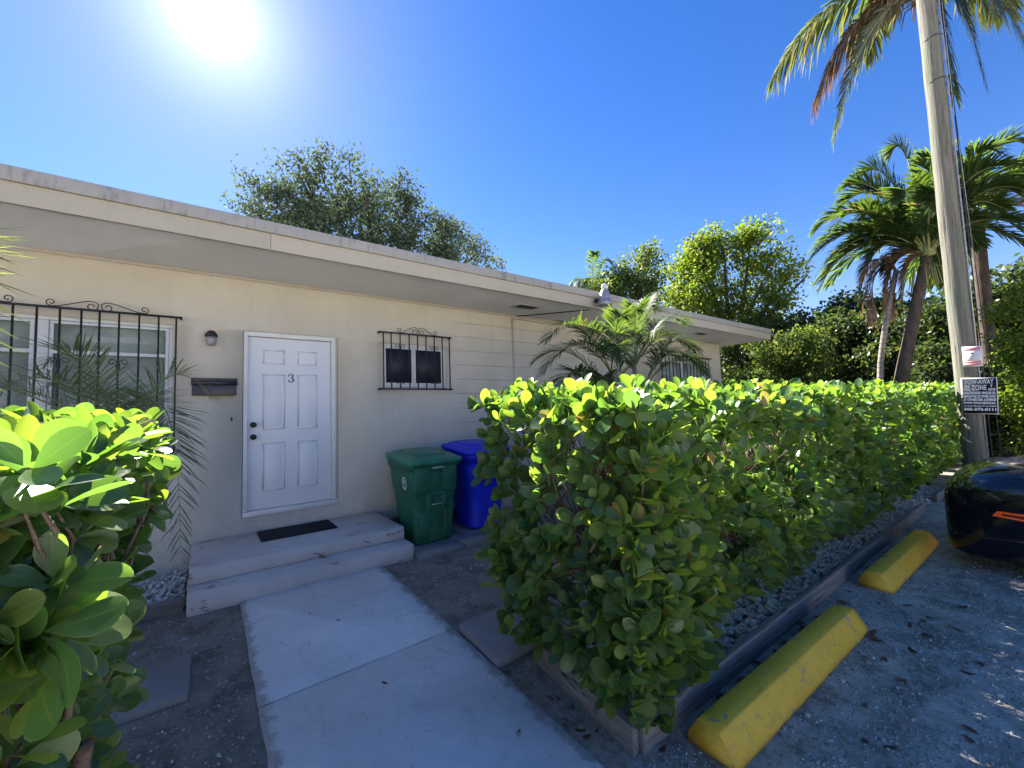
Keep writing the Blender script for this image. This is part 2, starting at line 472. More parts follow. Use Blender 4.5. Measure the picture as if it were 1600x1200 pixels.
MT['pebble'] = mat_stone("pale_bed_gravel", (0.52, 0.48, 0.43), (0.86, 0.82, 0.76))
MT['shell'] = mat_stone("white_limestone_chip", (0.5, 0.48, 0.45), (0.78, 0.76, 0.72))
MT['chip'] = mat_stone("mixed_ground_chips", (0.20, 0.18, 0.155), (0.74, 0.71, 0.66))
MT['deadleaf'] = mat_leaf("dry_brown_leaf", [(0.12, 0.065, 0.04), (0.22, 0.12, 0.065), (0.17, 0.08, 0.05)], [(0.1, 0.05, 0.02)] * 3, 0.7, 0.2, 0.15)
MT['clusia'] = mat_leaf("waxy_hedge_leaf",
    [(0.060, 0.125, 0.062), (0.085, 0.165, 0.062), (0.12, 0.20, 0.062), (0.075, 0.145, 0.078), (0.16, 0.23, 0.068)],
    [(0.16, 0.34, 0.03), (0.23, 0.41, 0.03), (0.31, 0.47, 0.03), (0.19, 0.38, 0.04), (0.37, 0.49, 0.04)], 0.28, 0.5, 0.50, old=(0.26, 0.19, 0.04), bumpy=True)
MT['twig'] = mat_bark("brown_hedge_wood", (0.09, 0.06, 0.045), (0.26, 0.19, 0.14), (40, 40, 40))
MT['palmleaf'] = mat_leaf("palm_leaflet_green", [(0.035, 0.07, 0.022), (0.055, 0.10, 0.025), (0.045, 0.085, 0.035)], [(0.15, 0.26, 0.03), (0.24, 0.34, 0.03), (0.15, 0.27, 0.05)], 0.5, 0.25, 0.4, old=(0.26, 0.17, 0.06))
MT['coco'] = mat_leaf("coconut_leaflet", [(0.045, 0.08, 0.03), (0.07, 0.105, 0.035), (0.105, 0.12, 0.045)], [(0.13, 0.20, 0.04), (0.19, 0.25, 0.04), (0.28, 0.26, 0.06)], 0.35, 0.5, 0.4, old=(0.34, 0.24, 0.11))
MT['datepalm'] = mat_leaf("date_palm_leaflet", [(0.07, 0.095, 0.06), (0.09, 0.12, 0.065), (0.10, 0.13, 0.065)], [(0.30, 0.40, 0.06), (0.40, 0.48, 0.06), (0.35, 0.42, 0.08)], 0.35, 0.5, 0.35)
MT['deadfrond'] = mat_leaf("dry_palm_frond", [(0.16, 0.10, 0.06), (0.26, 0.18, 0.11), (0.32, 0.24, 0.17)], [(0.3, 0.18, 0.08)] * 3, 0.6, 0.2, 0.3)
MT['rachis'] = mat_plain("palm_rachis", (0.20, 0.22, 0.08), 0.5, var=0.2)
MT['palmtrunk'] = mat_bark("grey_ringed_palm_trunk", (0.17, 0.15, 0.125), (0.36, 0.32, 0.28), (10, 10, 3), True)
MT['darktrunk'] = mat_bark("dark_tree_bark", (0.045, 0.035, 0.028), (0.13, 0.10, 0.08))
MT['tree_olive'] = mat_leaf("olive_tree_leaf", [(0.055, 0.085, 0.055), (0.08, 0.115, 0.07), (0.095, 0.125, 0.075)], [(0.13, 0.19, 0.09), (0.17, 0.24, 0.11), (0.17, 0.22, 0.11)], 0.7, 0.08, 0.28)
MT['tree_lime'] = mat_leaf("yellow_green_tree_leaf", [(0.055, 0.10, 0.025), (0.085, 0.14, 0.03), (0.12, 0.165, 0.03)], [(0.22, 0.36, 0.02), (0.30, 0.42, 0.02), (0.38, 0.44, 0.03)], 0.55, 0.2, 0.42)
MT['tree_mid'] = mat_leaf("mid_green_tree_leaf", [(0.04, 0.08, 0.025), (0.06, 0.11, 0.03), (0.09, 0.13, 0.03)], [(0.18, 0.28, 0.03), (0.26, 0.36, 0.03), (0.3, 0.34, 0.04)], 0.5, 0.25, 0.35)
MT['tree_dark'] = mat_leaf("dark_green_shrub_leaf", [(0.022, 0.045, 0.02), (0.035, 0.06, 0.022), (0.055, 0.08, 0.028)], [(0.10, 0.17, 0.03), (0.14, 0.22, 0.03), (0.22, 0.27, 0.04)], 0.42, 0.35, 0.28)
MT['carpaint'] = mat_plain("black_car_paint", (0.004, 0.004, 0.009), 0.08, var=0.1, spec=0.6)
MT['carglass'] = mat_glass_dark("car_glass", (0.01, 0.012, 0.014), 0.02)
MT['lens'] = mat_glass_dark("headlamp_lens", (0.012, 0.013, 0.016), 0.02)
MT['amber'] = mat_plain("orange_marker_lens", (0.85, 0.12, 0.02), 0.2, var=0.05)
MT['darkred'] = mat_plain("dark_red_marker_centre", (0.12, 0.015, 0.008), 0.2, var=0.05)
MT['rim'] = mat_plain("alloy_rim", (0.35, 0.35, 0.36), 0.3, 0.9, var=0.1)
MT['signblack'] = mat_plain("black_sign_face", (0.015, 0.015, 0.022), 0.85, var=0.2, spec=0.1)
MT['pink'] = mat_plain("faded_red_print", (0.55, 0.20, 0.22), 0.6, var=0.1)
MT['signwhite'] = mat_plain("weathered_white_sign", (0.62, 0.60, 0.62), 0.5, var=0.06)
MT['lampglass'] = mat_plain("frosted_lamp_glass", (0.30, 0.30, 0.30), 0.25, var=0.2, scale=40)
MT['floodlight'] = mat_plain("aged_grey_lamp_metal", (0.34, 0.34, 0.36), 0.45, 0.4, var=0.3, scale=25)
MT['bulb'] = mat_plain("pale_lamp_glass", (0.70, 0.70, 0.64), 0.25, var=0.05)

# ------------------------------------------------------------------ object helpers
BASE = {}
def link(o, parent=None):
    COL.objects.link(o)
    if parent is not None: o.parent = parent
    return o
def tag(o, label=None, cat=None, group=None, kind=None):
    if label: o['label'] = label
    if cat: o['category'] = cat
    if group: o['group'] = group
    if kind: o['kind'] = kind
    return o
def thing(name, label, cat, loc, group=None):
    o = bpy.data.objects.new(name, None)
    o.empty_display_size = 0.1
    o.location = loc
    link(o); BASE[o.name] = np.array(loc, float)
    return tag(o, label, cat, group)
def base_of(parent):
    p = parent
    while p.parent is not None: p = p.parent
    return BASE.get(p.name, np.zeros(3))

def fast_mesh(name, V, F=None, mats=(), smooth=True, faces_n=None, starts=None, idx=None, mi=None):
    """V (n,3); F list of index lists OR flat idx + per-face counts"""
    me = bpy.data.meshes.new(name)
    V = np.asarray(V, np.float32)
    if F is not None:
        faces_n = np.array([len(f) for f in F], np.int32)
        idx = np.fromiter((i for f in F for i in f), np.int32)
    starts = np.concatenate(([0], np.cumsum(faces_n)[:-1])).astype(np.int32)
    me.vertices.add(len(V)); me.vertices.foreach_set("co", V.ravel())
    me.loops.add(len(idx)); me.loops.foreach_set("vertex_index", np.asarray(idx, np.int32))
    me.polygons.add(len(starts)); me.polygons.foreach_set("loop_start", starts)
    if smooth: me.polygons.foreach_set("use_smooth", np.ones(len(starts), bool))
    for m in mats: me.materials.append(m)
    if mi is not None: me.polygons.foreach_set("material_index", np.asarray(mi, np.int32))
    me.update(calc_edges=True)
    me.validate()
    return me

class MB:
    """collects shapes (world coordinates) for ONE mesh object"""
    def __init__(self): self.v = []; self.f = []
    def add(self, verts, faces):
        b = len(self.v)
        self.v.extend([tuple(x) for x in verts]); self.f.extend([[i + b for i in fc] for fc in faces])
    def box(self, x0, x1, y0, y1, z0, z1):
        self.add([(x0,y0,z0),(x1,y0,z0),(x1,y1,z0),(x0,y1,z0),(x0,y0,z1),(x1,y0,z1),(x1,y1,z1),(x0,y1,z1)],
                 [(0,3,2,1),(4,5,6,7),(0,1,5,4),(1,2,6,5),(2,3,7,6),(3,0,4,7)])
        return self
    def tube(self, pts, radii, n=8, cap=True):
        pts = [Vector(p) for p in pts]
        if isinstance(radii, (int, float)): radii = [radii] * len(pts)
        t0 = (pts[1] - pts[0]).normalized()
        ref = Vector((0, 0, 1)) if abs(t0.z) < 0.9 else Vector((1, 0, 0))
        u = t0.cross(ref).normalized()
        vs = []
        for i, p in enumerate(pts):
            t = (pts[min(i + 1, len(pts) - 1)] - pts[max(i - 1, 0)]).normalized()
            u = (u - t * u.dot(t)).normalized(); w = t.cross(u)
            for k in range(n):
                a = 2 * math.pi * k / n
                vs.append(p + (u * math.cos(a) + w * math.sin(a)) * radii[i])
        fs = []
        for i in range(len(pts) - 1):
            for k in range(n):
                k2 = (k + 1) % n
                fs.append((i*n+k, i*n+k2, (i+1)*n+k2, (i+1)*n+k))
        if cap:
            fs.append(tuple(range(n - 1, -1, -1))); fs.append(tuple((len(pts)-1)*n + k for k in range(n)))
        self.add(vs, fs)
        return self
    def lathe(self, prof, c, axis='Z', n=20):
        """prof list of (r, h) along axis from centre c"""
        vs = []; fs = []
        for r, h in prof:
            for k in range(n):
                a = 2 * math.pi * k / n
                ca, sa = r * math.cos(a), r * math.sin(a)
                vs.append({'Z': (c[0]+ca, c[1]+sa, c[2]+h), 'Y': (c[0]+ca, c[1]+h, c[2]+sa), 'X': (c[0]+h, c[1]+ca, c[2]+sa)}[axis])
        for i in range(len(prof) - 1):
            for k in range(n):
                k2 = (k + 1) % n
                fs.append((i*n+k, i*n+k2, (i+1)*n+k2, (i+1)*n+k))
        fs.append(tuple(range(n-1, -1, -1))); fs.append(tuple((len(prof)-1)*n + k for k in range(n)))
        self.add(vs, fs)
        return self
    def build(self, name, mat, parent=None, bevel=0.0, seg=2, smooth=None, subsurf=0, base=None):
        p = base_of(parent) if parent is not None else (np.array(base, float) if base is not None else np.zeros(3))
        V = np.array(self.v, float) - p
        me = fast_mesh(name, V, self.f, [MT[mat] if isinstance(mat, str) else mat], smooth=bool(smooth) if smooth is not None else bevel > 0)
        bm = bmesh.new(); bm.from_mesh(me)
        bmesh.ops.recalc_face_normals(bm, faces=bm.faces)
        if bevel > 0:
            ed = [e for e in bm.edges if len(e.link_faces) == 2 and e.calc_face_angle(0) > 0.5]
            bmesh.ops.bevel(bm, geom=ed, offset=bevel, segments=seg, profile=0.5, affect='EDGES', clamp_overlap=True)
        bm.to_mesh(me); bm.free()
        o = bpy.data.objects.new(name, me)
        link(o, parent)
        if parent is None:
            o.location = p; BASE[o.name] = p
        if subsurf:
            md = o.modifiers.new("sub", 'SUBSURF'); md.levels = subsurf; md.render_levels = subsurf
        return o
def box(name, x0, x1, y0, y1, z0, z1, mat, parent=None, bevel=0.004, base=None, seg=2):
    return MB().box(x0, x1, y0, y1, z0, z1).build(name, mat, parent, bevel, seg, base=base)

def text_mesh(txt, size, mat, origin, ux, uy, parent, name='lettering', width=None, thick=0.002, bold=0.0):
    """flat printed lettering: text laid along ux / uy at origin (centre), scaled to width"""
    cu = bpy.data.curves.new("lettering", 'FONT')
    cu.body = txt; cu.size = 1.0; cu.align_x = 'CENTER'; cu.align_y = 'CENTER'; cu.offset = bold
    cu.resolution_u = 3
    to = bpy.data.objects.new("lettering_tmp", cu)
    COL.objects.link(to)
    dg = bpy.context.evaluated_depsgraph_get(); dg.update()
    me = bpy.data.meshes.new_from_object(to.evaluated_get(dg))
    COL.objects.unlink(to); bpy.data.objects.remove(to); bpy.data.curves.remove(cu)
    n = len(me.vertices); co = np.zeros(n * 3, np.float32); me.vertices.foreach_get("co", co); co = co.reshape(-1, 3)
    ext = co.max(0) - co.min(0); mid = (co.max(0) + co.min(0)) / 2
    co = co - mid
    sy = size / max(ext[1], 1e-6); sx = (width / ext[0]) if width else sy
    ux, uy = np.array(ux, float), np.array(uy, float)
    W = np.array(origin, float) + np.outer(co[:, 0] * sx, ux) + np.outer(co[:, 1] * sy, uy) - base_of(parent)
    me.vertices.foreach_set("co", W.astype(np.float32).ravel())
    me.materials.clear(); me.materials.append(MT[mat]); me.update()
    o = bpy.data.objects.new(name, me); link(o, parent)
    return o

# -------- leaves
def leaf_template(wmax=0.36, peak=0.68, nsec=4, cup=0.06, bend=0.10, tipw=0.0):
    """blade along +X (length 1), width along Y, normal +Z"""
    vs = [(0, 0, 0)]; fs = []
    ts = [math.sin(math.pi / 2 * (i + 1) / (nsec + 1)) ** 1.25 for i in range(nsec)]
    for t in ts:
        if t < peak: w = wmax * (0.06 + 0.94 * math.sin(math.pi / 2 * t / peak) ** 1.4)
        else: w = wmax * math.sqrt(max(0, 1 - ((t - peak) / (1 - peak)) ** 2))
        z = -bend * t * t
        vs += [(t, w, z + cup * w / wmax), (t, 0, z), (t, -w, z + cup * w / wmax)]
    vs.append((1, 0, -bend))
    fs += [(0, 2, 1), (0, 3, 2)]
    for i in range(nsec - 1):
        a = 1 + 3 * i; b = a + 3
        fs += [(a, a+1, b+1, b), (a+1, a+2, b+2, b+1)]
    a = 1 + 3 * (nsec - 1); e = len(vs) - 1
    fs += [(a, a+1, e), (a+1, a+2, e)]
    return np.array(vs, float), fs

def set_across(me, vals):
    a = me.attributes.new('across', 'FLOAT', 'POINT')
    a.data.foreach_set('value', np.asarray(vals, np.float32))
def across_of(tv):
    n = (len(tv) - 2) // 3
    return np.array([0.0] + [1.0, 0.0, 1.0] * n + [1.0], np.float32)

def instance_mesh(name, tmplV, tmplF, R, s, T, mat, base, smooth=True):
    m = len(T); n = len(tmplV)
    V = np.einsum('mij,nj->mni', R, tmplV) * np.asarray(s)[:, None, None] + (np.asarray(T) - base)[:, None, :]
    cnt = np.tile(np.array([len(f) for f in tmplF], np.int32), m)
    fi = np.fromiter((i for f in tmplF for i in f), np.int32)
    idx = (fi[None, :] + (np.arange(m, dtype=np.int32) * n)[:, None]).ravel()
    return fast_mesh(name, V.reshape(-1, 3), faces_n=cnt, idx=idx, mats=[MT[mat]], smooth=smooth)

def unit(a):
    a = np.asarray(a, float)
    return a / np.maximum(np.linalg.norm(a, axis=-1, keepdims=True), 1e-9)
def frames(d, nrm):
    """rotation matrices with x along d and z close to nrm"""
    d = unit(d); y = unit(np.cross(nrm, d)); z = np.cross(d, y)
    return np.stack([d, y, z], axis=-1)

def px(p):
    q = np.asarray(p, float) - EYE
    dep = q @ FWD
    return 800 + 642 * (q @ RIGHT) / dep, 600 - 642 * (q @ UP) / dep, dep
def wobble(x, y, s=1.0, ph=0.0):
    return (np.sin(x * 3.1 * s + ph) * 0.5 + np.sin(x * 7.3 * s + y * 4.1 + ph * 2) * 0.3 + np.sin(y * 9.0 * s + x * 2.3 + 1.7 + ph) * 0.3)

# ================================================================== GROUND
g = MB()
g.add([(-400, -400, 0), (400, -400, 0), (400, 400, 0), (-400, 400, 0)], [(0, 1, 2, 3)])
ground = tag(g.build('ground', 'ground'), kind='structure')

def slab_outline(name, corners, z0, z1, mat, jit, step=0.12, parent=None, base=None, bevel=0.006, seed=1):
    """flat slab with slightly broken edges"""
    r = random.Random(seed)
    pts = []
    n = len(corners)
    for i in range(n):
        a, b = Vector(corners[i]), Vector(corners[(i + 1) % n])
        L = (b - a).length; k = max(1, int(L / step))
        nn = Vector((-(b - a).y, (b - a).x)) / max(L, 1e-6)
        for j in range(k):
            p = a.lerp(b, j / k)
            if j: p = p + nn * r.uniform(-jit, jit)
            pts.append(p)
    m = len(pts)
    mb = MB()
    mb.add([(p.x, p.y, z0) for p in pts] + [(p.x, p.y, z1) for p in pts],
           [tuple(range(m - 1, -1, -1)), tuple(range(m, 2 * m))] + [(i, (i + 1) % m, m + (i + 1) % m, m + i) for i in range(m)])
    return mb.build(name, mat, parent, bevel, 1, base=base)

walk = thing('walkway', None, None, (0.88, 3.0, 0)); tag(walk, kind='structure')
for k in ('label', 'category'):
    if k in walk: del walk[k]
slab_outline('concrete_slab', [(0.255, 2.768), (1.484, 2.800), (1.515, 4.415), (0.262, 4.40)], -0.08, 0.022, 'walk', 0.004, parent=walk, seed=3)
slab_outline('concrete_slab', [(0.235, -3.0), (1.39, -3.0), (1.436, 1.3), (1.484, 2.788), (0.255, 2.756)], -0.08, 0.018, 'walk', 0.005, parent=walk, seed=4)

# ================================================================== HOUSE
WY = 5.64
house = thing('apartment_house', 'long low cream stucco house with flat roof, white door numbered 3 and barred windows', 'house', (1.2, WY, 0))
OPEN = [(-2.32, -0.28, 1.30, 2.64), (0.345, 1.392, 0.483, 2.635), (1.985, 2.985, 1.985, 2.61), (8.60, 10.75, 1.30, 2.72)]
def wall_sheet(x0, x1, z0, z1, y, depth, openings):
    """one welded sheet: front face round the openings, reveals and outer edges"""
    X = sorted({x0, x1} | {v for o in openings for v in o[:2]}); Z = sorted({z0, z1} | {v for o in openings for v in o[2:]})
    vid = {}; m = MB()
    def v(x, yy, z):
        k = (round(x, 4), round(yy, 4), round(z, 4))
        if k not in vid: vid[k] = len(m.v); m.v.append((x, yy, z))
        return vid[k]
    solid = lambda xa, xb, za, zb: not any(o[0] <= xa and xb <= o[1] and o[2] <= za and zb <= o[3] for o in openings)
    for a, b in zip(X[:-1], X[1:]):
        for c, d in zip(Z[:-1], Z[1:]):
            if solid(a, b, c, d):
                m.f.append([v(a, y, c), v(b, y, c), v(b, y, d), v(a, y, d)])
            else:
                pass
    for (a, b, c, d) in openings:
        zz = [z for z in Z if c <= z <= d]; xx = [x for x in X if a <= x <= b]
        for p, q in zip(zz[:-1], zz[1:]):
            m.f.append([v(a, y, p), v(a, y, q), v(a, y + depth, q), v(a, y + depth, p)]); m.f.append([v(b, y, q), v(b, y, p), v(b, y + depth, p), v(b, y + depth, q)])
        for p, q in zip(xx[:-1], xx[1:]):
            m.f.append([v(p, y, c), v(p, y + depth, c), v(q, y + depth, c), v(q, y, c)]); m.f.append([v(q, y, d), v(q, y + depth, d), v(p, y + depth, d), v(p, y, d)])
    return m
wall = wall_sheet(-9.0, 11.5, -0.1, 3.26, WY, 0.2, OPEN).build('front_wall', 'wall', house)
box('end_wall', 11.3, 11.5, WY + 0.203, 12.5, -0.1, 3.26, 'wall', house, 0)
box('end_wall', -9.0, -8.8, WY + 0.203, 12.5, -0.1, 3.26, 'wall', house, 0)
box('rear_wall', -8.797, 11.297, 12.3, 12.5, -0.1, 3.26, 'wall', house, 0)
box('soffit', -9.75, 12.06, 4.575, 12.9, 3.262, 3.30, 'soffit', house, 0)
rf = box('roof', -9.75, 12.06, 4.575, 12.9, 3.303, 3.525, 'roof', house, 0)
fx = [-9.78, -4.2, 0.50, 6.60, 12.085]
for i in range(4):
    box('fascia_board', fx[i] + 0.0015, fx[i + 1] - 0.0015, 4.548, 4.573, 3.252, 3.43, 'fascia', house, 0.003)
box('fascia_board', 12.062, 12.087, 4.575, 12.9, 3.252, 3.43, 'fascia', house, 0.003)
for i, (a, b) in enumerate(((-9.80, -5.0), (-5.0, -1.9), (-1.9, 1.15), (1.15, 4.2), (4.2, 7.3), (7.3, 10.3), (10.3, 12.11))):
    dz = 0.004 * math.sin(i * 2.1)
    box('drip_edge', a + 0.001, b - 0.001, 4.520 + 0.003 * (i % 2), 4.546, 3.418 + dz, 3.532 + dz, 'drip', house, 0.004)
box('drip_edge', 12.089, 12.114, 4.52, 12.9, 3.42, 3.533, 'drip', house, 0.004)
box('crown_strip', -8.9, 11.4, WY - 0.018, WY - 0.002, 3.225, 3.258, 'fascia', house, 0.003)
for (x, y) in ((4.12, 5.05), (9.35, 4.98), (-3.2, 5.05)):
    v = box('soffit_vent', x - 0.21, x + 0.21, y - 0.09, y + 0.09, 3.250, 3.260, 'soffit', house, 0.002)
    for k in range(5):
        box('vent_slot', x - 0.18, x + 0.18, y - 0.075 + k * 0.032, y - 0.058 + k * 0.032, 3.246, 3.2495, 'black', v, 0)

# ---- front door
dr = box('door', 0.400, 1.312, 5.700, 5.745, 0.545, 2.572, 'door', house, 0.003)
def door_panel(x0, x1, z0, z1):
    m = MB(); y = 5.700
    w = 0.018
    for (a, b, c, d) in ((x0, x1, z1 - w, z1), (x0, x1, z0, z0 + w), (x0, x0 + w, z0 + w, z1 - w), (x1 - w, x1, z0 + w, z1 - w)):
        m.box(a, b, y - 0.006, y - 0.0005, c, d)
    i0, i1 = w + 0.014, w + 0.048
    A = [(x0+i0, y-0.0005, z0+i0), (x1-i0, y-0.0005, z0+i0), (x1-i0, y-0.0005, z1-i0), (x0+i0, y-0.0005, z1-i0)]
    B = [(x0+i1, y-0.010, z0+i1), (x1-i1, y-0.010, z0+i1), (x1-i1, y-0.010, z1-i1), (x0+i1, y-0.010, z1-i1)]
    m.add(A + B, [(0,1,5,4),(1,2,6,5),(2,3,7,6),(3,0,4,7),(4,5,6,7)])
    m.build('door_panel', 'door', dr, 0)
for (x0, x1) in ((0.545, 0.785), (0.918, 1.148)):
    door_panel(x0, x1, 2.25, 2.43); door_panel(x0, x1, 1.465, 2.135); door_panel(x0, x1, 0.745, 1.315)
# the serif 3
def numeral_three():
    cx, cz, y = 0.850, 2.088, 5.6965
    P = [(-0.024, 0.027, 0.0075), (-0.021, 0.037, 0.004), (-0.010, 0.047, 0.0035), (0.004, 0.049, 0.005), (0.018, 0.042, 0.0075), (0.022, 0.029, 0.009),
         (0.017, 0.014, 0.007), (0.006, 0.005, 0.004), (-0.004, 0.003, 0.003), (0.008, 0.0, 0.004), (0.021, -0.008, 0.0075), (0.027, -0.024, 0.0095),
         (0.021, -0.040, 0.0075), (0.006, -0.049, 0.005), (-0.010, -0.049, 0.0035), (-0.022, -0.042, 0.004), (-0.026, -0.032, 0.008)]
    m = MB()
    m.tube([(cx + a, 0, cz + b) for a, b, _ in P], [c for *_, c in P], 10)
    m.lathe([(0.001, -0.008), (0.007, -0.004), (0.0095, 0), (0.007, 0.004), (0.001, 0.008)], (cx - 0.023, 0, cz + 0.029), 'Y', 10)
    m.lathe([(0.001, -0.008), (0.007, -0.004), (0.0100, 0), (0.007, 0.004), (0.001, 0.008)], (cx - 0.025, 0, cz - 0.033), 'Y', 10)
    m.v = [(a, y + b * 0.3, c) for a, b, c in m.v]
    m.build('door_number', 'black', dr, 0, smooth=True)
numeral_three()
for z, r in ((1.530, 0.030), (1.388, 0.029)):
    MB().lathe([(0.033, 0.0), (0.033, -0.010), (0.028, -0.014), (0.014, -0.020), (0.014, -0.034), (r, -0.044), (r, -0.062), (r * 0.8, -0.070), (0.004, -0.072)],
               (0.457, 5.6995, z), 'Y', 20).build('door_knob', 'bronze', dr, 0, smooth=True)
fr = thing  # alias unused
for (nm, a) in (('door_jamb', (0.352, 0.397, 5.652, 5.76, 0.545, 2.628)), ('door_jamb', (1.315, 1.362, 5.652, 5.76, 0.545, 2.628)),
                ('door_header', (0.3975, 1.3145, 5.655, 5.76, 2.576, 2.628)), ('door_sill', (0.352, 1.385, 5.628, 5.76, 0.486, 0.541))):
    box(nm, *a, 'trim', house, 0.004)
box('door_stop', 1.3625, 1.385, 5.665, 5.76, 0.545, 2.628, 'wall', house, 0.003)

# ---- windows
def window(x0, x1, z0, z1, sashes, rail, screen=False, blind=True):
    yf = WY + 0.055
    fw = 0.035
    w = MB()
    for (a, b, c, d) in ((x0, x1, z1 - fw, z1), (x0, x1, z0, z0 + fw), (x0, x0 + fw, z0 + fw, z1 - fw), (x1 - fw, x1, z0 + fw, z1 - fw)):
        w.box(a + 0.001, b - 0.001, yf, yf + 0.06, c + 0.001, d - 0.001)
    win = w.build('window', 'sash', house, 0.003)
    for (a, b) in sashes:
        m = MB(); t = 0.030
        m.box(a + 0.002, a + t, yf + 0.01, yf + 0.045, z0 + fw + 0.002, z1 - fw - 0.002); m.box(b - t, b - 0.002, yf + 0.01, yf + 0.045, z0 + fw + 0.002, z1 - fw - 0.002)
        m.box(a + t, b - t, yf + 0.01, yf + 0.045, z1 - fw - t, z1 - fw - 0.002); m.box(a + t, b - t, yf + 0.01, yf + 0.045, z0 + fw + 0.002, z0 + fw + t)
        if rail: m.box(a + t, b - t, yf + 0.008, yf + 0.045, rail - 0.018, rail + 0.018)
        m.build('sash', 'sash', win, 0.002)
        gz = [(z0 + fw + t, (rail - 0.018) if rail else z1 - fw - t)] + ([(rail + 0.018, z1 - fw - t)] if rail else [])
        for (c, d) in gz:
            box('pane', a + t, b - t, yf + 0.026, yf + 0.030, c, d, 'screen' if screen else 'glass', win, 0)
        if blind:
            m = MB(); z = z0 + fw + 0.02
            while z < z1 - fw - 0.01:
                m.add([(a + 0.01, yf + 0.085, z), (b - 0.01, yf + 0.085, z), (b - 0.01, yf + 0.070, z + 0.026), (a + 0.01, yf + 0.070, z + 0.026)], [(0, 1, 2, 3)])
                z += 0.0255
            tag(m.build('blind', 'blind', win, 0), kind='stuff')
    box('window_sill', x0 + 0.002, x1 - 0.002, WY - 0.012, yf - 0.002, z0 + 0.002, z0 + 0.03, 'sash', win, 0.004)
    box('window_backing', x0 + 0.001, x1 - 0.001, WY + 0.16, WY + 0.17, z0, z1, 'screen', win, 0)
    return win
window(-2.319, -0.281, 1.301, 2.639, [(-2.284, -1.286), (-1.194, -0.316)], 2.302)
box('mullion', -1.285, -1.195, WY + 0.052, WY + 0.118, 1.338, 2.602, 'sash', house, 0.003)
window(1.986, 2.984, 1.986, 2.609, [(2.021, 2.468), (2.470, 2.949)], None, screen=True, blind=False)
window(8.601, 10.749, 1.301, 2.719, [(8.637, 9.65), (9.652, 10.713)], 2.1)

def spiral(cx, cz, r0, turns, a0, sgn, y, n=16):
    return [(cx + r0 * (1 - 0.72 * i / n) * math.cos(a0 + sgn * turns * 2 * math.pi * i / n), y,
             cz + r0 * (1 - 0.72 * i / n) * math.sin(a0 + sgn * turns * 2 * math.pi * i / n)) for i in range(n + 1)]
def grille(xa, xb, z0, z1, bars, y, scrolls, mids):
    g = box('window_grille', xa, xb, y - 0.006, y + 0.006, z1 - 0.010, z1 + 0.010, 'black', house, 0)
    box('lower_rail', xa, xb, y - 0.006, y + 0.006, z0 - 0.010, z0 + 0.010, 'black', g, 0)
    for x in (xa, xb):
        for z in (z0, z1): box('bracket', x - 0.008, x + 0.008, y - 0.010, WY - 0.0005, z - 0.012, z + 0.012, 'black', g, 0)
    for x in bars:
        box('bar', x - 0.0075, x + 0.0075, y - 0.0065, y + 0.0065, z0 + 0.0105, z1 - 0.0105, 'black', g, 0)
    for (cx, half, h) in scrolls:
        for s in (-1, 1):
            r = 0.036
            pts = spiral(cx + s * (half - 0.0), z1 + 0.012 + r, r, 1.15, -math.pi / 2, s, y)[::-1]
            pts += [(cx + s * half * f, y, z1 + 0.012 + hh * h) for f, hh in ((0.85, 0.05), (0.6, 0.45), (0.35, 0.85), (0.2, 1.0), (0.1, 0.92), (0.03, 0.66))]
            sp = spiral(cx + s * 0.055, z1 + 0.012 + 0.34 * h, 0.045, 1.0, math.pi if s > 0 else 0, s, y)
            MB().tube(pts + sp[1:], 0.0048, 6).build('scroll', 'black', g, 0, smooth=True)
    for (cx, cz, d) in mids:
        for s in (-1, 1):
            MB().tube([(cx + s * 0.0085, y, cz - 0.075 * d)] + [(cx + s * 0.012, y, cz - 0.03 * d)] + spiral(cx + s * 0.045, cz, 0.034, 1.1, math.pi if s > 0 else 0, -s * d, y), 0.0045, 6).build('scroll', 'black', g, 0, smooth=True)
yg = WY - 0.085
sb = [1.965, 2.075, 2.205, 2.340, 2.468, 2.600, 2.733, 2.865, 2.985]
grille(1.915, 3.015, 1.952, 2.742, sb, yg, [(2.475, 0.275, 0.095)], [(2.205, 2.56, 1), (2.733, 2.56, 1), (2.205, 2.06, -1), (2.733, 2.06, -1)])
lb = [-2.40 + i * 0.1455 for i in range(8)] + [-1.243, -1.098, -0.957, -0.833, -0.694, -0.545, -0.395, -0.254]
lb = [x for x in lb if x > -2.41]
lb = sorted(set(round(x, 3) for x in lb if not (-1.385 < x < -1.26)) | {-1.387})
grille(-2.46, -0.215, 1.29, 2.700, lb, yg, [(-0.833, 0.325, 0.075), (-1.78, 0.36, 0.075)], [(-0.694, 2.20, 1), (-1.098, 2.20, 1)])
grille(8.50, 10.85, 1.29, 2.80, [8.56 + i * 0.153 for i in range(15)], yg, [(9.67, 0.5, 0.08)], [])

# ---- wall services
cd = MB(); cd.tube([(4.262, WY - 0.014, 0.05), (4.262, WY - 0.014, 3.20)], 0.012, 8)
cd.build('conduit', 'fascia', house, 0, smooth=True)
MB().tube([(4.262, WY - 0.014, 3.203), (4.9, WY - 0.016, 3.19), (5.6, WY - 0.014, 3.205), (7.4, WY - 0.014, 3.20)], 0.010, 8).build('conduit', 'fascia', house, 0, smooth=True)
MB().tube([(4.35, 5.6, 3.24), (4.6, 5.3, 3.236), (4.9, 4.95, 3.24), (5.15, 4.62, 3.238)], 0.009, 6).build('cable', 'black', house, 0, smooth=True)
box('doorbell', 0.236, 0.252, WY - 0.014, WY - 0.001, 1.585, 1.625, 'black', house, 0.003)

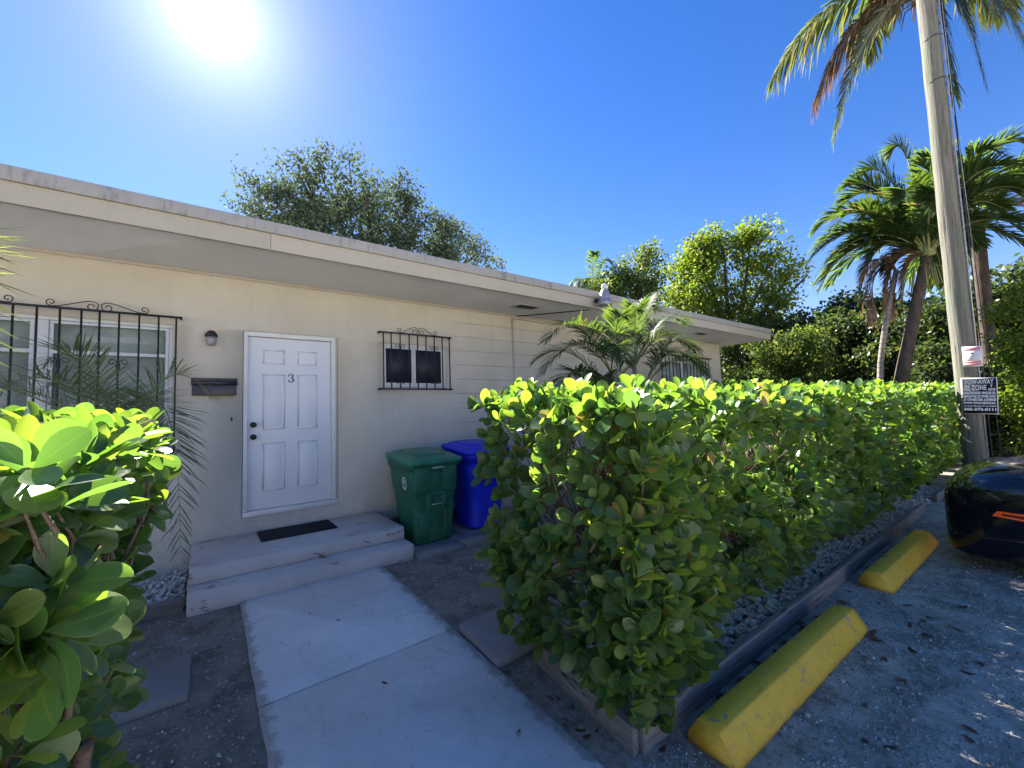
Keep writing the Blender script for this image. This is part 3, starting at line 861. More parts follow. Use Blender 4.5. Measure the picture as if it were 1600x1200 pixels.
# wall lamp
wlmp = thing('wall_lamp', 'black carriage wall lamp with ribbed glass left of the door', 'lamp', (0.047, WY, 2.5))
MB().lathe([(0.045, 0), (0.045, -0.012), (0.020, -0.020), (0.016, -0.05)], (0.047, WY - 0.001, 2.50), 'Y', 16).build('backplate', 'black', wlmp, 0, smooth=True)
MB().lathe([(0.022, 0.085), (0.040, 0.070), (0.058, 0.040), (0.060, 0.018), (0.050, 0.014)], (0.047, WY - 0.085, 2.50), 'Z', 20).build('cap', 'black', wlmp, 0, smooth=True)
MB().lathe([(0.047, 0.016), (0.050, -0.02), (0.046, -0.055), (0.036, -0.075), (0.030, -0.080)], (0.047, WY - 0.085, 2.50), 'Z', 12).build('glass_shade', 'lampglass', wlmp, 0)

# mailbox
mbx = thing('mailbox', 'black wall mounted mailbox between the window and the door', 'mailbox', (0.09, WY, 1.88))
m = MB()
y1 = WY - 0.002
m.add([(-0.115, y1, 1.872), (0.285, y1, 1.872), (0.285, y1, 2.060), (-0.115, y1, 2.060), (-0.115, y1 - 0.09, 1.872), (0.285, y1 - 0.09, 1.872), (0.285, y1 - 0.075, 2.02), (-0.115, y1 - 0.075, 2.02)],
      [(0,3,2,1), (4,5,6,7), (0,1,5,4), (1,2,6,5), (2,3,7,6), (3,0,4,7)])
m.build('body', 'mailbox', mbx, 0.006)
m = MB()
m.add([(-0.122, y1, 2.064), (0.292, y1, 2.064), (0.292, y1 - 0.085, 2.028), (-0.122, y1 - 0.085, 2.028), (0.292, y1 - 0.097, 1.985), (-0.122, y1 - 0.097, 1.985),
       (-0.122, y1, 2.070), (0.292, y1, 2.070), (0.292, y1 - 0.089, 2.033), (-0.122, y1 - 0.089, 2.033), (0.292, y1 - 0.102, 1.985), (-0.122, y1 - 0.102, 1.985)],
      [(0,1,2,3), (3,2,4,5), (6,9,8,7), (9,11,10,8), (0,6,7,1), (5,4,10,11), (0,3,9,6), (3,5,11,9), (1,7,8,2), (2,8,10,4)])
m.build('lid', 'mailbox', mbx, 0)

# flood light on the fascia
fl = thing('flood_light', 'weathered grey flood light clamped to the roof fascia above the palm', 'light', (5.20, 4.54, 3.35))
MB().lathe([(0.035, 0.0), (0.035, -0.02), (0.02, -0.03), (0.02, -0.10)], (5.17, 4.517, 3.36), 'Y', 12).build('bracket', 'bronze', fl, 0, smooth=True)
MB().lathe([(0.045, 0.15), (0.075, 0.10), (0.095, 0.0), (0.098, -0.035), (0.112, -0.04), (0.112, -0.12), (0.095, -0.125)], (5.23, 4.37, 3.38), 'Z', 18).build('housing', 'floodlight', fl, 0, smooth=False)
MB().lathe([(0.01, 0.25), (0.045, 0.235), (0.058, 0.20), (0.05, 0.16), (0.04, 0.152)], (5.24, 4.37, 3.38), 'Z', 14).build('photocell', 'bulb', fl, 0, smooth=True)

# ================================================================== STEPS, MAT, SLABS
st = thing('front_steps', 'two worn grey painted concrete steps below the front door', 'steps', (0.88, 5.0, 0))
def stepblock(x0, x1, y0, y1, z0, z1, sd):
    slab_outline('step', [(x0, y0), (x1, y0), (x1, y1), (x0, y1)], z0, z1, 'steps', 0.004, 0.14, st, bevel=0.012, seed=sd)
stepblock(-0.095, 1.855, 4.63, WY - 0.003, 0.171, 0.31, 11)
stepblock(-0.103, 1.868, 4.395, WY - 0.003, -0.05, 0.170, 12)
mt = thing('door_mat', 'thin black ribbed door mat on the top step', 'mat', (0.87, 5.2, 0.312))
mm = MB()
mm.box(0.487, 1.247, 5.11, 5.575, 0.312, 0.322)
mm.build('mat_base', 'mat', mt, 0.004)
for k in range(25):
    box('rib', 0.496, 1.238, 5.122 + k * 0.0178, 5.132 + k * 0.0178, 0.3222, 0.3262, 'mat', mt, 0.0)

def paving(label, corners, z1, sd, group=None):
    c = np.mean(corners, axis=0)
    o = slab_outline('paving_slab', corners, -0.03, z1, 'slab', 0.006, 0.1, base=(c[0], c[1], 0), bevel=0.007, seed=sd)
    return tag(o, label, 'paving slab', group)
G = 'loose concrete paving slabs'
paving('grey concrete slab between the walkway and the end of the clipped hedge', [(1.505, 2.76), (1.475, 2.215), (2.02, 2.245), (2.06, 2.79)], 0.055, 21, G)
paving('dark grey concrete slab half under the left hedge beside the walkway', [(-0.60, 3.14), (-0.06, 3.12), (-0.05, 3.66), (-0.59, 3.69)], 0.035, 22, G)
paving('narrow concrete slab touching the right corner of the steps', [(1.88, 4.27), (2.47, 4.32), (2.46, 4.60), (1.90, 4.585)], 0.05, 23, G)
paving('narrow concrete slab in front of the blue cart', [(2.485, 4.31), (3.30, 4.34), (3.29, 4.61), (2.475, 4.60)], 0.058, 24, G)
paving('wide concrete slab under the green cart', [(1.90, 4.605), (2.62, 4.62), (2.62, 5.45), (1.89, 5.44)], 0.04, 25, G)
paving('wide concrete slab under the blue cart', [(2.64, 4.63), (3.55, 4.64), (3.55, 5.46), (2.64, 5.45)], 0.045, 26, G)

# ================================================================== BINS
def rrect(cx, cy, hx, hy, r, z, n=5):
    pts = []
    for (sx, sy, a0) in ((1, 1, 0), (-1, 1, 90), (-1, -1, 180), (1, -1, 270)):
        for k in range(n + 1):
            a = math.radians(a0 + 90 * k / n)
            pts.append((cx + sx * (hx - r) + r * math.cos(a), cy + sy * (hy - r) + r * math.sin(a), z))
    return pts
def loft(secs, cap0=True, cap1=True):
    m = MB(); n = len(secs[0]); vs = [p for s in secs for p in s]; fs = []
    for i in range(len(secs) - 1):
        for k in range(n):
            k2 = (k + 1) % n
            fs.append((i*n+k, i*n+k2, (i+1)*n+k2, (i+1)*n+k))
    if cap0: fs.append(tuple(range(n - 1, -1, -1)))
    if cap1: fs.append(tuple((len(secs) - 1) * n + k for k in range(n)))
    m.add(vs, fs)
    return m
def cart(name, label, cx, cy, zb, bm_, lm_, rot, h, front_round, wid):
    o = thing(name, label, 'bin', (cx, cy, zb), 'wheeled carts beside the steps')
    hx0, hy0, hx1, hy1 = 0.245 * wid, 0.275, 0.315 * wid, 0.355
    r0 = 0.07 if not front_round else 0.16
    secs = []
    for t, z in ((0, 0.01), (0.02, 0.035), (0.35, 0.38), (0.62, 0.62), (0.64, 0.645), (0.80, 0.80), (0.92, 0.90), (0.925, 0.905), (1.0, h - 0.09)):
        e = 0.0 if t < 0.63 else 0.012
        e2 = 0.018 if t > 0.922 else 0
        secs.append(rrect(cx, cy + 0.03 * t, hx0 + (hx1 - hx0) * t + e + e2, hy0 + (hy1 - hy0) * t + e + e2, r0 if t > 0 else r0 * 0.85, zb + z))
    loft(secs).build('body', bm_, o, 0.0, smooth=False)
    yf = lambda z: cy + 0.03 * (z / h) - (hy0 + (hy1 - hy0) * (z / h))          # front face
    xl = lambda z: cx - (hx0 + (hx1 - hx0) * (z / h))
    # lid: rim, sloped top, raised panel, hinge bar
    zf, zk = zb + h - 0.105, zb + h - 0.035
    hx, hy = hx1 + 0.045, hy1 + 0.05
    cyl = cy + 0.03
    def lidsec(g, dz):
        return [(x, y, zf + (zk - zf) * (y - (cyl - hy)) / (2 * hy) + dz) for x, y, _ in rrect(cx, cyl, hx - g, hy - g, 0.075 if not front_round else 0.13, 0)]
    lid = loft([lidsec(0.012, -0.045), lidsec(0.0, -0.04), lidsec(0.0, 0.0), lidsec(0.012, 0.012), lidsec(0.05, 0.018), lidsec(0.075, 0.040), lidsec(0.10, 0.046)]).build('lid', lm_, o, 0, smooth=False)
    pan = loft([[(x, y, z) for x, y, z in lidsec(0.14, 0.047)], lidsec(0.15, 0.062)]).build('lid_panel', lm_, lid, 0)
    # handle bar at the back
    MB().tube([(cx - hx1 + 0.03, cyl + hy + 0.03, zk - 0.03), (cx + hx1 - 0.03, cyl + hy + 0.03, zk - 0.03)], 0.016, 10).build('handle_bar', bm_, o, 0, smooth=True)
    for s in (-1, 1):
        box('handle_bracket', cx + s * (hx1 - 0.06) - 0.02, cx + s * (hx1 - 0.06) + 0.02, cyl + hy - 0.035, cyl + hy + 0.05, zk - 0.075, zk - 0.018, bm_, o, 0.006)
        MB().lathe([(0.06, -0.028), (0.12, -0.028), (0.128, -0.018), (0.128, 0.018), (0.12, 0.028), (0.06, 0.028)], (cx + s * (hx0 + 0.045), cy + hy0 - 0.02, zb + 0.130), 'X', 24).build('wheel', 'rubber', o, 0, smooth=False)
    MB().tube([(cx - hx0 - 0.05, cy + hy0 - 0.02, zb + 0.130), (cx + hx0 + 0.05, cy + hy0 - 0.02, zb + 0.130)], 0.012, 8).build('axle', 'metal', o, 0, smooth=True)
    return o, yf, xl
gc_, yf, xl = cart('green_cart', 'green wheeled rubbish cart with pale round seal, right of the steps', 2.255, 4.935, 0.046, 'green_bin', 'green_lid', 0, 1.085, False, 1.02)
def slabface(name, x0, x1, z0, z1, proud, mat, par):
    """panel that follows the leaning front of the cart"""
    m = MB()
    A = [(x0, yf(z0) + 0.05, z0), (x1, yf(z0) + 0.05, z0), (x1, yf(z1) + 0.05, z1), (x0, yf(z1) + 0.05, z1)]
    B = [(x0, yf(z0) - proud, z0), (x1, yf(z0) - proud, z0), (x1, yf(z1) - proud, z1), (x0, yf(z1) - proud, z1)]
    m.add(A + B, [(0,3,2,1), (4,5,6,7), (0,1,5,4), (1,2,6,5), (2,3,7,6), (3,0,4,7)])
    return m.build(name, mat, par, 0.008)
zb = 0.046
slabface('shoulder', 1.985, 2.175, zb + 0.60, zb + 0.93, 0.026, 'green_bin', gc_)
slabface('shoulder', 2.345, 2.525, zb + 0.60, zb + 0.93, 0.026, 'green_bin', gc_)
slabface('front_panel', 2.175, 2.345, zb + 0.86, zb + 0.93, 0.024, 'green_bin', gc_)
slabface('leg_panel', 2.04, 2.17, zb + 0.03, zb + 0.38, 0.018, 'green_bin', gc_)
slabface('leg_panel', 2.36, 2.47, zb + 0.03, zb + 0.38, 0.018, 'green_bin', gc_)
slabface('catch_panel', 2.13, 2.205, zb + 0.38, zb + 0.56, 0.022, 'green_bin', gc_)
slabface('catch_panel', 2.325, 2.40, zb + 0.38, zb + 0.56, 0.022, 'green_bin', gc_)
slabface('catch_panel', 2.13, 2.40, zb + 0.56, zb + 0.60, 0.022, 'green_bin', gc_)
MB().tube([(2.200, yf(0.47) - 0.012, zb + 0.455), (2.33, yf(0.47) - 0.012, zb + 0.455)], 0.013, 10).build('lift_bar', 'metal', gc_, 0, smooth=True)
# small worn print on the front and a round seal on the left side
m = MB(); r_ = random.Random(5); x = 2.205
while x < 2.35:
    w = r_.uniform(0.006, 0.011); zz = zb + 0.895
    m.box(x, x + w, yf(zb + 0.93) - 0.0245, yf(zb + 0.93) - 0.022, zz - 0.011 + r_.uniform(0, 0.004), zz + 0.011 - r_.uniform(0, 0.004)); x += w + 0.003
tag(m.build('worn_print', 'white', gc_, 0), kind='stuff')
m = MB()
cz_, cy_ = zb + 0.72, 4.80
xx = lambda z: xl(z) - 0.013
ring = []
n = 28
for r in (0.078, 0.060):
    for k in range(n):
        a = 2 * math.pi * k / n
        z = cz_ + r * math.sin(a)
        ring.append((xx(z) - 0.012, cy_ + r * 0.9 * math.cos(a), z))
m.add(ring, [(k, (k + 1) % n, n + (k + 1) % n, n + k) for k in range(n)])
for (a, b, c, d) in ((-0.03, 0.03, 0.012, 0.040), (-0.006, 0.006, -0.045, 0.012), (-0.035, -0.012, -0.01, 0.008), (0.012, 0.035, -0.01, 0.008), (-0.022, 0.022, -0.05, -0.038)):
    m.add([(xx(cz_ + c) - 0.012, cy_ + a, cz_ + c), (xx(cz_ + c) - 0.012, cy_ + b, cz_ + c), (xx(cz_ + d) - 0.012, cy_ + b * 0.7, cz_ + d), (xx(cz_ + d) - 0.012, cy_ + a * 0.7, cz_ + d)], [(0, 1, 2, 3)])
m.build('round_seal', 'white', gc_, 0)
cart('blue_cart', 'blue wheeled recycling cart with rounded front, partly behind the hedge', 3.08, 5.00, 0.05, 'blue_bin', 'blue_bin', 0, 1.13, True, 1.06)

# ================================================================== TIMBER EDGING AND GRAVEL BEDS
ed = thing('planter_edging', 'weathered grey board edging round the clipped hedge by the parking', 'edging', (4.0, 1.3, 0))
PX0, PX1, PY0, PY1 = 1.60, 13.5, 1.30, 2.08
m = MB()
m.add([(1.585, 1.285, -0.03), (1.635, 1.29, -0.03), (1.745, 2.09, -0.03), (1.70, 2.10, -0.03), (1.585, 1.285, 0.125), (1.635, 1.29, 0.125), (1.745, 2.09, 0.13), (1.70, 2.10, 0.13)],
      [(0,3,2,1), (4,5,6,7), (0,1,5,4), (1,2,6,5), (2,3,7,6), (3,0,4,7)])
m.build('board', 'boardy', ed, 0.005)
for i, (a, b, ya, yb) in enumerate(((1.637, 5.20, 1.262, 1.258), (5.205, 8.0, 1.262, 1.25), (8.9, 13.5, 1.245, 1.25))):
    m = MB(); h = 0.135 - 0.01 * i
    m.add([(a, ya, -0.03), (b, yb, -0.03), (b, yb + 0.045, -0.03), (a, ya + 0.045, -0.03), (a, ya, h), (b, yb, h), (b, yb + 0.045, h), (a, ya + 0.045, h)],
          [(0,3,2,1), (4,5,6,7), (0,1,5,4), (1,2,6,5), (2,3,7,6), (3,0,4,7)])
    m.build('board', 'board', ed, 0.005)
m = MB(); m.box(1.75, 6.2, 2.055, 2.10, -0.03, 0.13); m.build('board', 'board', ed, 0.005)
m = MB(); m.box(6.205, 13.5, 2.055, 2.10, -0.03, 0.125); m.build('board', 'board', ed, 0.005)
ed2 = thing('bed_edging', 'weathered grey timber edging of the gravel bed left of the steps', 'edging', (-1.2, 4.5, 0))
m = MB()
m.add([(-2.6, 4.36, -0.03), (-0.125, 4.555, -0.03), (-0.13, 4.645, -0.03), (-2.61, 4.45, -0.03), (-2.6, 4.36, 0.10), (-0.125, 4.555, 0.105), (-0.13, 4.645, 0.105), (-2.61, 4.45, 0.10)],
      [(0,3,2,1), (4,5,6,7), (0,1,5,4), (1,2,6,5), (2,3,7,6), (3,0,4,7)])
m.build('board', 'board', ed2, 0.008)

ico = bmesh.new(); bmesh.ops.create_icosphere(ico, subdivisions=1, radius=1.0)
ICO_V = np.array([v.co[:] for v in ico.verts]); ICO_F = [tuple(v.index for v in f.verts) for f in ico.faces]; ico.free()
def rand_rot(n):
    q = unit(rng.normal(size=(n, 4)))
    w, x, y, z = q.T
    return np.stack([np.stack([1-2*(y*y+z*z), 2*(x*y-z*w), 2*(x*z+y*w)], -1), np.stack([2*(x*y+z*w), 1-2*(x*x+z*z), 2*(y*z-x*w)], -1), np.stack([2*(x*z-y*w), 2*(y*z+x*w), 1-2*(x*x+y*y)], -1)], -2)
def pebbles(name, P, size, mat, label=None):
    n = len(P)
    R = rand_rot(n) * rng.uniform(0.55, 1.15, size=(n, 1, 3))
    tv = ICO_V * (1 + rng.uniform(-0.16, 0.16, size=(len(ICO_V), 1)))
    me = instance_mesh(name, tv, ICO_F, R, size, P, mat, np.zeros(3), smooth=False)
    o = bpy.data.objects.new(name, me); link(o)
    tag(o, label, 'gravel', kind='stuff')
    return o
# bed under the right hedge, denser near the camera
n = 7500
X = 1.66 + (np.power(rng.uniform(0, 1, n), 1.6)) * 8.5; Yp = rng.uniform(1.30, 2.05, n)
Xlim = 1.66 + (Yp - 1.29) * 0.135
X = np.maximum(X, Xlim + rng.uniform(0, 0.1, n))
pebbles('bed_gravel', np.stack([X, Yp, rng.uniform(0.005, 0.055, n)], -1), rng.uniform(0.012, 0.030, n), 'pebble', 'pale grey gravel filling the bed under the clipped hedge')
n = 2600
X = rng.uniform(-2.0, -0.13, n); Yp = rng.uniform(4.60, 5.6, n)
Yp = np.maximum(Yp, 4.66 + (X + 0.13) * 0.079)
pebbles('wall_bed_gravel', np.stack([X, Yp, rng.uniform(0.005, 0.05, n)], -1), rng.uniform(0.012, 0.028, n), 'pebble', 'pale grey gravel of the bed against the house wall')
# white chips strewn over the dirt
n = 21000
P = np.stack([rng.uniform(-1.2, 9.5, n), rng.uniform(-1.2, 4.6, n), rng.uniform(0.0, 0.003, n)], -1)
def clear(P):
    x, y = P[:, 0], P[:, 1]
    k = ~((x > 0.2) & (x < 1.54)) & ~((x > 1.55) & (y > 1.2) & (y < 2.2)) & ~((x > -0.15) & (x < 1.95) & (y > 4.35))
    k &= ~((x > 1.45) & (x < 2.1) & (y > 2.2) & (y < 2.8)) & ~((x > 1.85) & (y > 4.2))
    return k
P = P[clear(P)]
cl = unit(rng.normal(size=(1, 2)))
sz = np.exp(rng.normal(-5.25, 0.5, len(P)))
pebbles('ground_chips', P, np.minimum(sz, 0.022), 'chip', 'white limestone chips strewn over the dirt and parking')

n = 26000
P = np.stack([1.55 + np.power(rng.uniform(0, 1, n), 1.3) * 6.0, rng.uniform(-0.6, 1.24, n), rng.uniform(-0.001, 0.002, n)], -1)
den = wobble(P[:, 0] * 1.7, P[:, 1] * 2.3, 1.0, 0.4) + rng.normal(0, 0.55, n)
P = P[den > -0.15]
pebbles('parking_gravel', P, np.minimum(np.exp(rng.normal(-5.35, 0.4, len(P))), 0.012), 'chip', 'fine mixed gravel bedded in the parking surface')
# dirt and chips carried on to the walkway edges
n = 700
e = rng.uniform(0, 1, n) < 0.5
P = np.stack([np.where(e, 0.26 + np.abs(rng.normal(0, 0.035, n)), 1.47 - np.abs(rng.normal(0, 0.04, n))), rng.uniform(0.6, 4.35, n), np.full(n, 0.022)], -1)
P[:, 0] -= np.where(e, 0, (4.4 - P[:, 1]) * 0.02)
pebbles('walkway_grit', P, np.exp(rng.normal(-6.2, 0.4, n)), 'chip', 'loose grit along both edges of the painted walkway')

# ================================================================== WHEEL STOPS
def wheel_stop(label, x0, x1, yc, sd, skew):
    o = thing('wheel_stop', label, 'wheel stop', ((x0 + x1) / 2, yc, 0), 'yellow wheel stops along the hedge')
    r = random.Random(sd)
    prof = [(-0.125, 0.0), (-0.125, 0.022), (-0.055, 0.125), (-0.045, 0.130), (0.055, 0.130), (0.065, 0.124), (0.105, 0.055), (0.110, 0.0)]
    N = 22; secs = []
    for i in range(N + 1):
        t = i / N; x = x0 + (x1 - x0) * t
        e = min(t, 1 - t) * (x1 - x0); taper = 0.0 if e > 0.05 else (0.05 - e) * 0.5
        secs.append([(x, yc + skew * (t - 0.5) + y * (1 - taper) + r.uniform(-0.0015, 0.0015), z * (1 - taper) + (r.uniform(-0.0012, 0.0012) if z > 0.01 else 0)) for y, z in prof])
    m = MB(); k = len(prof); vs = [p for s in secs for p in s]; fs = []
    for i in range(N):
        for j in range(k):
            j2 = (j + 1) % k
            fs.append((i*k+j, (i+1)*k+j, (i+1)*k+j2, i*k+j2))
    fs.append(tuple(range(k))); fs.append(tuple(N*k + j for j in range(k - 1, -1, -1)))
    m.add(vs, fs)
    m.build('concrete_block', 'yellow', o, 0.0)
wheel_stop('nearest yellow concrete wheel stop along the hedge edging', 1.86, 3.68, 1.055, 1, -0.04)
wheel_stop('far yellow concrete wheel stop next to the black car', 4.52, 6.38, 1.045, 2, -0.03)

# ================================================================== CLIPPED HEDGES
LEAF_NEAR = [leaf_template(0.28, 0.64, 8, 0.06, 0.10), leaf_template(0.245, 0.60, 8, 0.10, 0.02), leaf_template(0.31, 0.66, 8, 0.03, 0.18)]
LEAF_MID = leaf_template(0.275, 0.64, 5, 0.07, 0.10)
LEAF_FAR = leaf_template(0.29, 0.64, 3, 0.08, 0.10)

def rosettes(C, A, nl, size, spread=(35, 80)):
    """C centres, A axes -> leaf directions, normals, sizes, positions"""
    n = len(C)
    A = unit(A)
    ref = np.where(np.abs(A[:, 2:3]) < 0.9, np.array([[0, 0, 1.0]]), np.array([[1.0, 0, 0]]))
    U = unit(np.cross(A, ref)); W = np.cross(A, U)
    D, N, Sz, P = [], [], [], []
    ph0 = rng.uniform(0, 2 * np.pi, n)
    for k in range(nl):
        pair = k // 2
        ph = ph0 + (k % 2) * np.pi + pair * (np.pi / 2) + rng.normal(0, 0.22, n)
        el = np.radians(rng.uniform(spread[0], spread[1], n) * (0.55 + 0.45 * (pair + 1) / ((nl + 1) // 2)))
        radial = U * np.cos(ph)[:, None] + W * np.sin(ph)[:, None]
        d = A * np.cos(el)[:, None] + radial * np.sin(el)[:, None]
        nr = A * np.sin(el)[:, None] - radial * np.cos(el)[:, None]
        d = unit(d + rng.normal(0, 0.10, (n, 3)) + np.array([0, 0, -0.06]))
        N.append(nr + rng.normal(0, 0.12, (n, 3))); D.append(d)
        Sz.append(size * rng.uniform(0.6, 1.2, n) * (0.72 + 0.28 * min(1, (pair + 0.6) / 2)))
        P.append(C - A * (0.012 * pair) + radial * 0.004)
    return np.concatenate(D), np.concatenate(N), np.concatenate(Sz), np.concatenate(P)

def leaf_parts(root, D, N, Sz, P, mat, n_single, want):
    """the n_single leaves that show largest become parts of their own, the rest one joined part"""
    base = BASE[root.name]
    R = frames(D, N)
    q = P + D * Sz[:, None] * 0.5 - EYE
    dep = q @ FWD
    x = 800 + 642 * (q @ RIGHT) / np.maximum(dep, 0.05); y = 600 - 642 * (q @ UP) / np.maximum(dep, 0.05)
    face = np.abs(np.einsum('ij,ij->i', R[:, :, 2], unit(q)))
    score = Sz / np.maximum(dep, 0.1) * (0.25 + face)
    score[(dep < 0.1) | (x < 0) | (x > 1600) | (y < 0) | (y > 1200) | ~want] = -1
    order = np.argsort(-score)
    pick = order[:n_single]; rest = order[n_single:]
    tm = []
    for (tv, tf) in LEAF_NEAR:
        me = fast_mesh('leaf', tv, tf, [MT[mat]]); set_across(me, across_of(tv)); tm.append(me)
    for i in pick:
        o = bpy.data.objects.new('leaf', tm[int(i) % 3])
        m4 = Matrix.Identity(4)
        for a in range(3):
            for b in range(3): m4[a][b] = R[i, a, b] * Sz[i]
            m4[a][3] = P[i, a] - base[a]
        o.matrix_local = m4
        COL.objects.link(o); o.parent = root
    depr = dep[rest]
    near = rest[depr < 2.2]; mid = rest[(depr >= 2.2) & (depr < 4.5)]; far = rest[depr >= 4.5]
    Vs, cn, ix, off, ac = [], [], [], 0, []
    for grp, tmpl in [(near[k::3], LEAF_NEAR[k]) for k in range(3)] + [(mid, LEAF_MID), (far, LEAF_FAR)]:
        if len(grp) == 0: continue
        tv, tf = tmpl
        V = np.einsum('mij,nj->mni', R[grp], tv) * Sz[grp][:, None, None] + (P[grp] - base)[:, None, :]
        Vs.append(V.reshape(-1, 3)); ac.append(np.tile(across_of(tv), len(grp)))
        cn.append(np.tile(np.array([len(f) for f in tf], np.int32), len(grp)))
        fi = np.fromiter((i for f in tf for i in f), np.int32)
        ix.append((fi[None, :] + (np.arange(len(grp), dtype=np.int32) * len(tv))[:, None]).ravel() + off)
        off += len(grp) * len(tv)
    me = fast_mesh('foliage', np.concatenate(Vs), faces_n=np.concatenate(cn), idx=np.concatenate(ix), mats=[MT[mat]])
    set_across(me, np.concatenate(ac))
    o = bpy.data.objects.new('foliage', me); link(o, root); o['kind'] = 'stuff'

def twigs_between(root, starts, ends, r0, r1, mat='twig', name='branches', sag=0.12, n=5):
    m = MB(); rr = random.Random(3)
    for a, b in zip(starts, ends):
        a, b = Vector(a), Vector(b); L = (b - a).length
        pts = []
        off = Vector((rr.uniform(-1, 1), rr.uniform(-1, 1), rr.uniform(-0.6, 0.6))) * L * sag
        for i in range(n):
            t = i / (n - 1)
            pts.append(a.lerp(b, t) + off * math.sin(math.pi * t) + Vector((rr.uniform(-1, 1), rr.uniform(-1, 1), rr.uniform(-1, 1))) * L * 0.03)
        ra = r0 * rr.uniform(0.7, 1.3)
        m.tube(pts, [ra + (r1 - ra) * i / (n - 1) for i in range(n)], 5, cap=False)
    o = m.build(name, mat, root, 0, smooth=True); o['kind'] = 'stuff'
    return o

# ---- right hedge ---------------------------------------------------
hedge = thing('clipped_hedge', 'long clipped hedge with round waxy leaves beside the parking spaces', 'hedge', (5.5, 1.7, 0))
HX0, HX1, HY0, HY1 = 1.52, 13.2, 1.20, 2.36
def HT(x, y): return 1.60 + 0.012 * (x - 1.6) + 0.06 * (y - 1.2)      # clipped top, rising away from the walkway
HZ = 1.64
def right_hedge():
    C, A, T = [], [], []
    def add(c, a): C.append(c); A.append(a)
    # x sampling denser near the camera
    def xs(n): return HX0 + (HX1 - HX0) * np.power(rng.uniform(0, 1, n), 1.25)
    n = 2500                                                           # front face
    x = xs(n); z = 0.20 + rng.uniform(0, 1, n) * (HT(x, HY0) - 0.20)
    low = np.clip((0.62 - z) / 0.42, 0, 1)
    y = HY0 + 0.075 * wobble(x, z) + 0.30 * low * np.clip((x - 1.9) / 0.8, 0.25, 1) + np.abs(rng.normal(0, 0.13, n)) - 0.04
    keep = rng.uniform(0, 1, n) > low * 0.30
    c = np.stack([x, y, z], -1)[keep]
    a = np.stack([rng.normal(-0.10, 0.45, keep.sum()), rng.normal(-0.6, 0.35, keep.sum()), rng.normal(0.75, 0.35, keep.sum())], -1)
    add(c, a)
    n = 950                                                            # top
    x = xs(n); y = rng.uniform(HY0, HY1, n); z = HT(x, y) + 0.03 * wobble(x, y, 1.3) - np.abs(rng.normal(0, 0.05, n)) + 0.01
    add(np.stack([x, y, z], -1), np.stack([rng.normal(0, 0.35, n), rng.normal(-0.1, 0.35, n), np.full(n, 0.9)], -1))
    n = 130                                                            # stray shoots above the top
    x = xs(n); y = rng.uniform(HY0 + 0.05, HY1, n)
    add(np.stack([x, y, HT(x, y) + rng.uniform(0.0, 0.09, n)], -1), np.stack([rng.normal(0, 0.25, n), rng.normal(0, 0.25, n), np.full(n, 1.0)], -1))
    n = 205                                                            # near end
    y = rng.uniform(HY0, HY1, n); z = rng.uniform(0.18, HZ, n)
    x = HX0 + 0.05 * wobble(y * 2, z) + np.abs(rng.normal(0, 0.09, n)) + 0.10 * np.clip((0.5 - z) / 0.5, 0, 1) - 0.09 * (z / HZ) ** 2
    add(np.stack([x, y, z], -1), np.stack([rng.normal(-0.8, 0.3, n), rng.normal(-0.15, 0.45, n), rng.normal(0.55, 0.35, n)], -1))
    n = 260                                                            # back face
    x = xs(n); z = rng.uniform(0.2, HZ, n); y = HY1 - np.abs(rng.normal(0, 0.08, n))
    add(np.stack([x, y, z], -1), np.stack([rng.normal(0, 0.4, n), rng.normal(0.8, 0.3, n), rng.normal(0.5, 0.3, n)], -1))
    n = 150                                                            # inside
    x = xs(n); y = rng.uniform(HY0 + 0.15, HY1 - 0.1, n); z = rng.uniform(0.35, HZ - 0.1, n)
    add(np.stack([x, y, z], -1), rng.normal(0, 1, (n, 3)) + np.array([0, -0.3, 0.6]))
    # low skirt of shoots at the corner by the edging
    sk = np.array([(1.80, 1.33, 0.20), (1.74, 1.40, 0.36), (1.70, 1.48, 0.55), (1.90, 1.27, 0.38), (2.0, 1.25, 0.25), (1.78, 1.34, 0.12), (1.72, 1.72, 0.30), (1.64, 2.0, 0.32), (1.62, 2.12, 0.22)])
    sk = np.repeat(sk, 3, 0) + rng.normal(0, 0.05, (27, 3)); sk[:, 2] = np.maximum(sk[:, 2], 0.10)
    add(sk, np.tile(np.array([[-0.35, -0.6, 0.7]]), (27, 1)) + rng.normal(0, 0.25, (27, 3)))
    C = np.concatenate(C); A = np.concatenate(A)
    # bare woody hollow near the top of the near end, as in the photograph
    hol = np.exp(-(((C[:, 0] - 1.95) / 0.42) ** 2 + ((C[:, 2] - 1.32) / 0.16) ** 2)) * (C[:, 1] < 1.9)
    k = rng.uniform(0, 1, len(C)) > hol * 0.5
    C, A = C[k], A[k]
    C1 = C
    D, N, Sz, P = rosettes(C, A, 6, 0.116, (18, 70))
    want = np.ones(len(P), bool)
    leaf_parts(hedge, D, N, Sz, P, 'clusia', 300, want)
    # wood: stems from the bed, branches, fine twigs under the rosettes
    rr = random.Random(9)
    x = 1.85; k = 0
    tops = []
    while x < 12.5:
        m = MB()
        b = Vector((x, 1.68 + rr.uniform(-0.12, 0.12), -0.02)); pts = [b]
        d = Vector((rr.uniform(-0.25, 0.25), rr.uniform(-0.15, 0.15), 1))
        for i in range(5):
            b = b + d.normalized() * 0.17; d += Vector((rr.uniform(-0.35, 0.35), rr.uniform(-0.35, 0.35), 0.1)); pts.append(b.copy())
        m.tube(pts, [0.034, 0.031, 0.027, 0.023, 0.018, 0.012], 7)
        m.build('stem', 'twig', hedge, 0, smooth=True)
        tops.append(pts); x += rr.uniform(0.38, 0.6)
    st, en = [], []
    sel = rng.permutation(len(C1))[:2200]
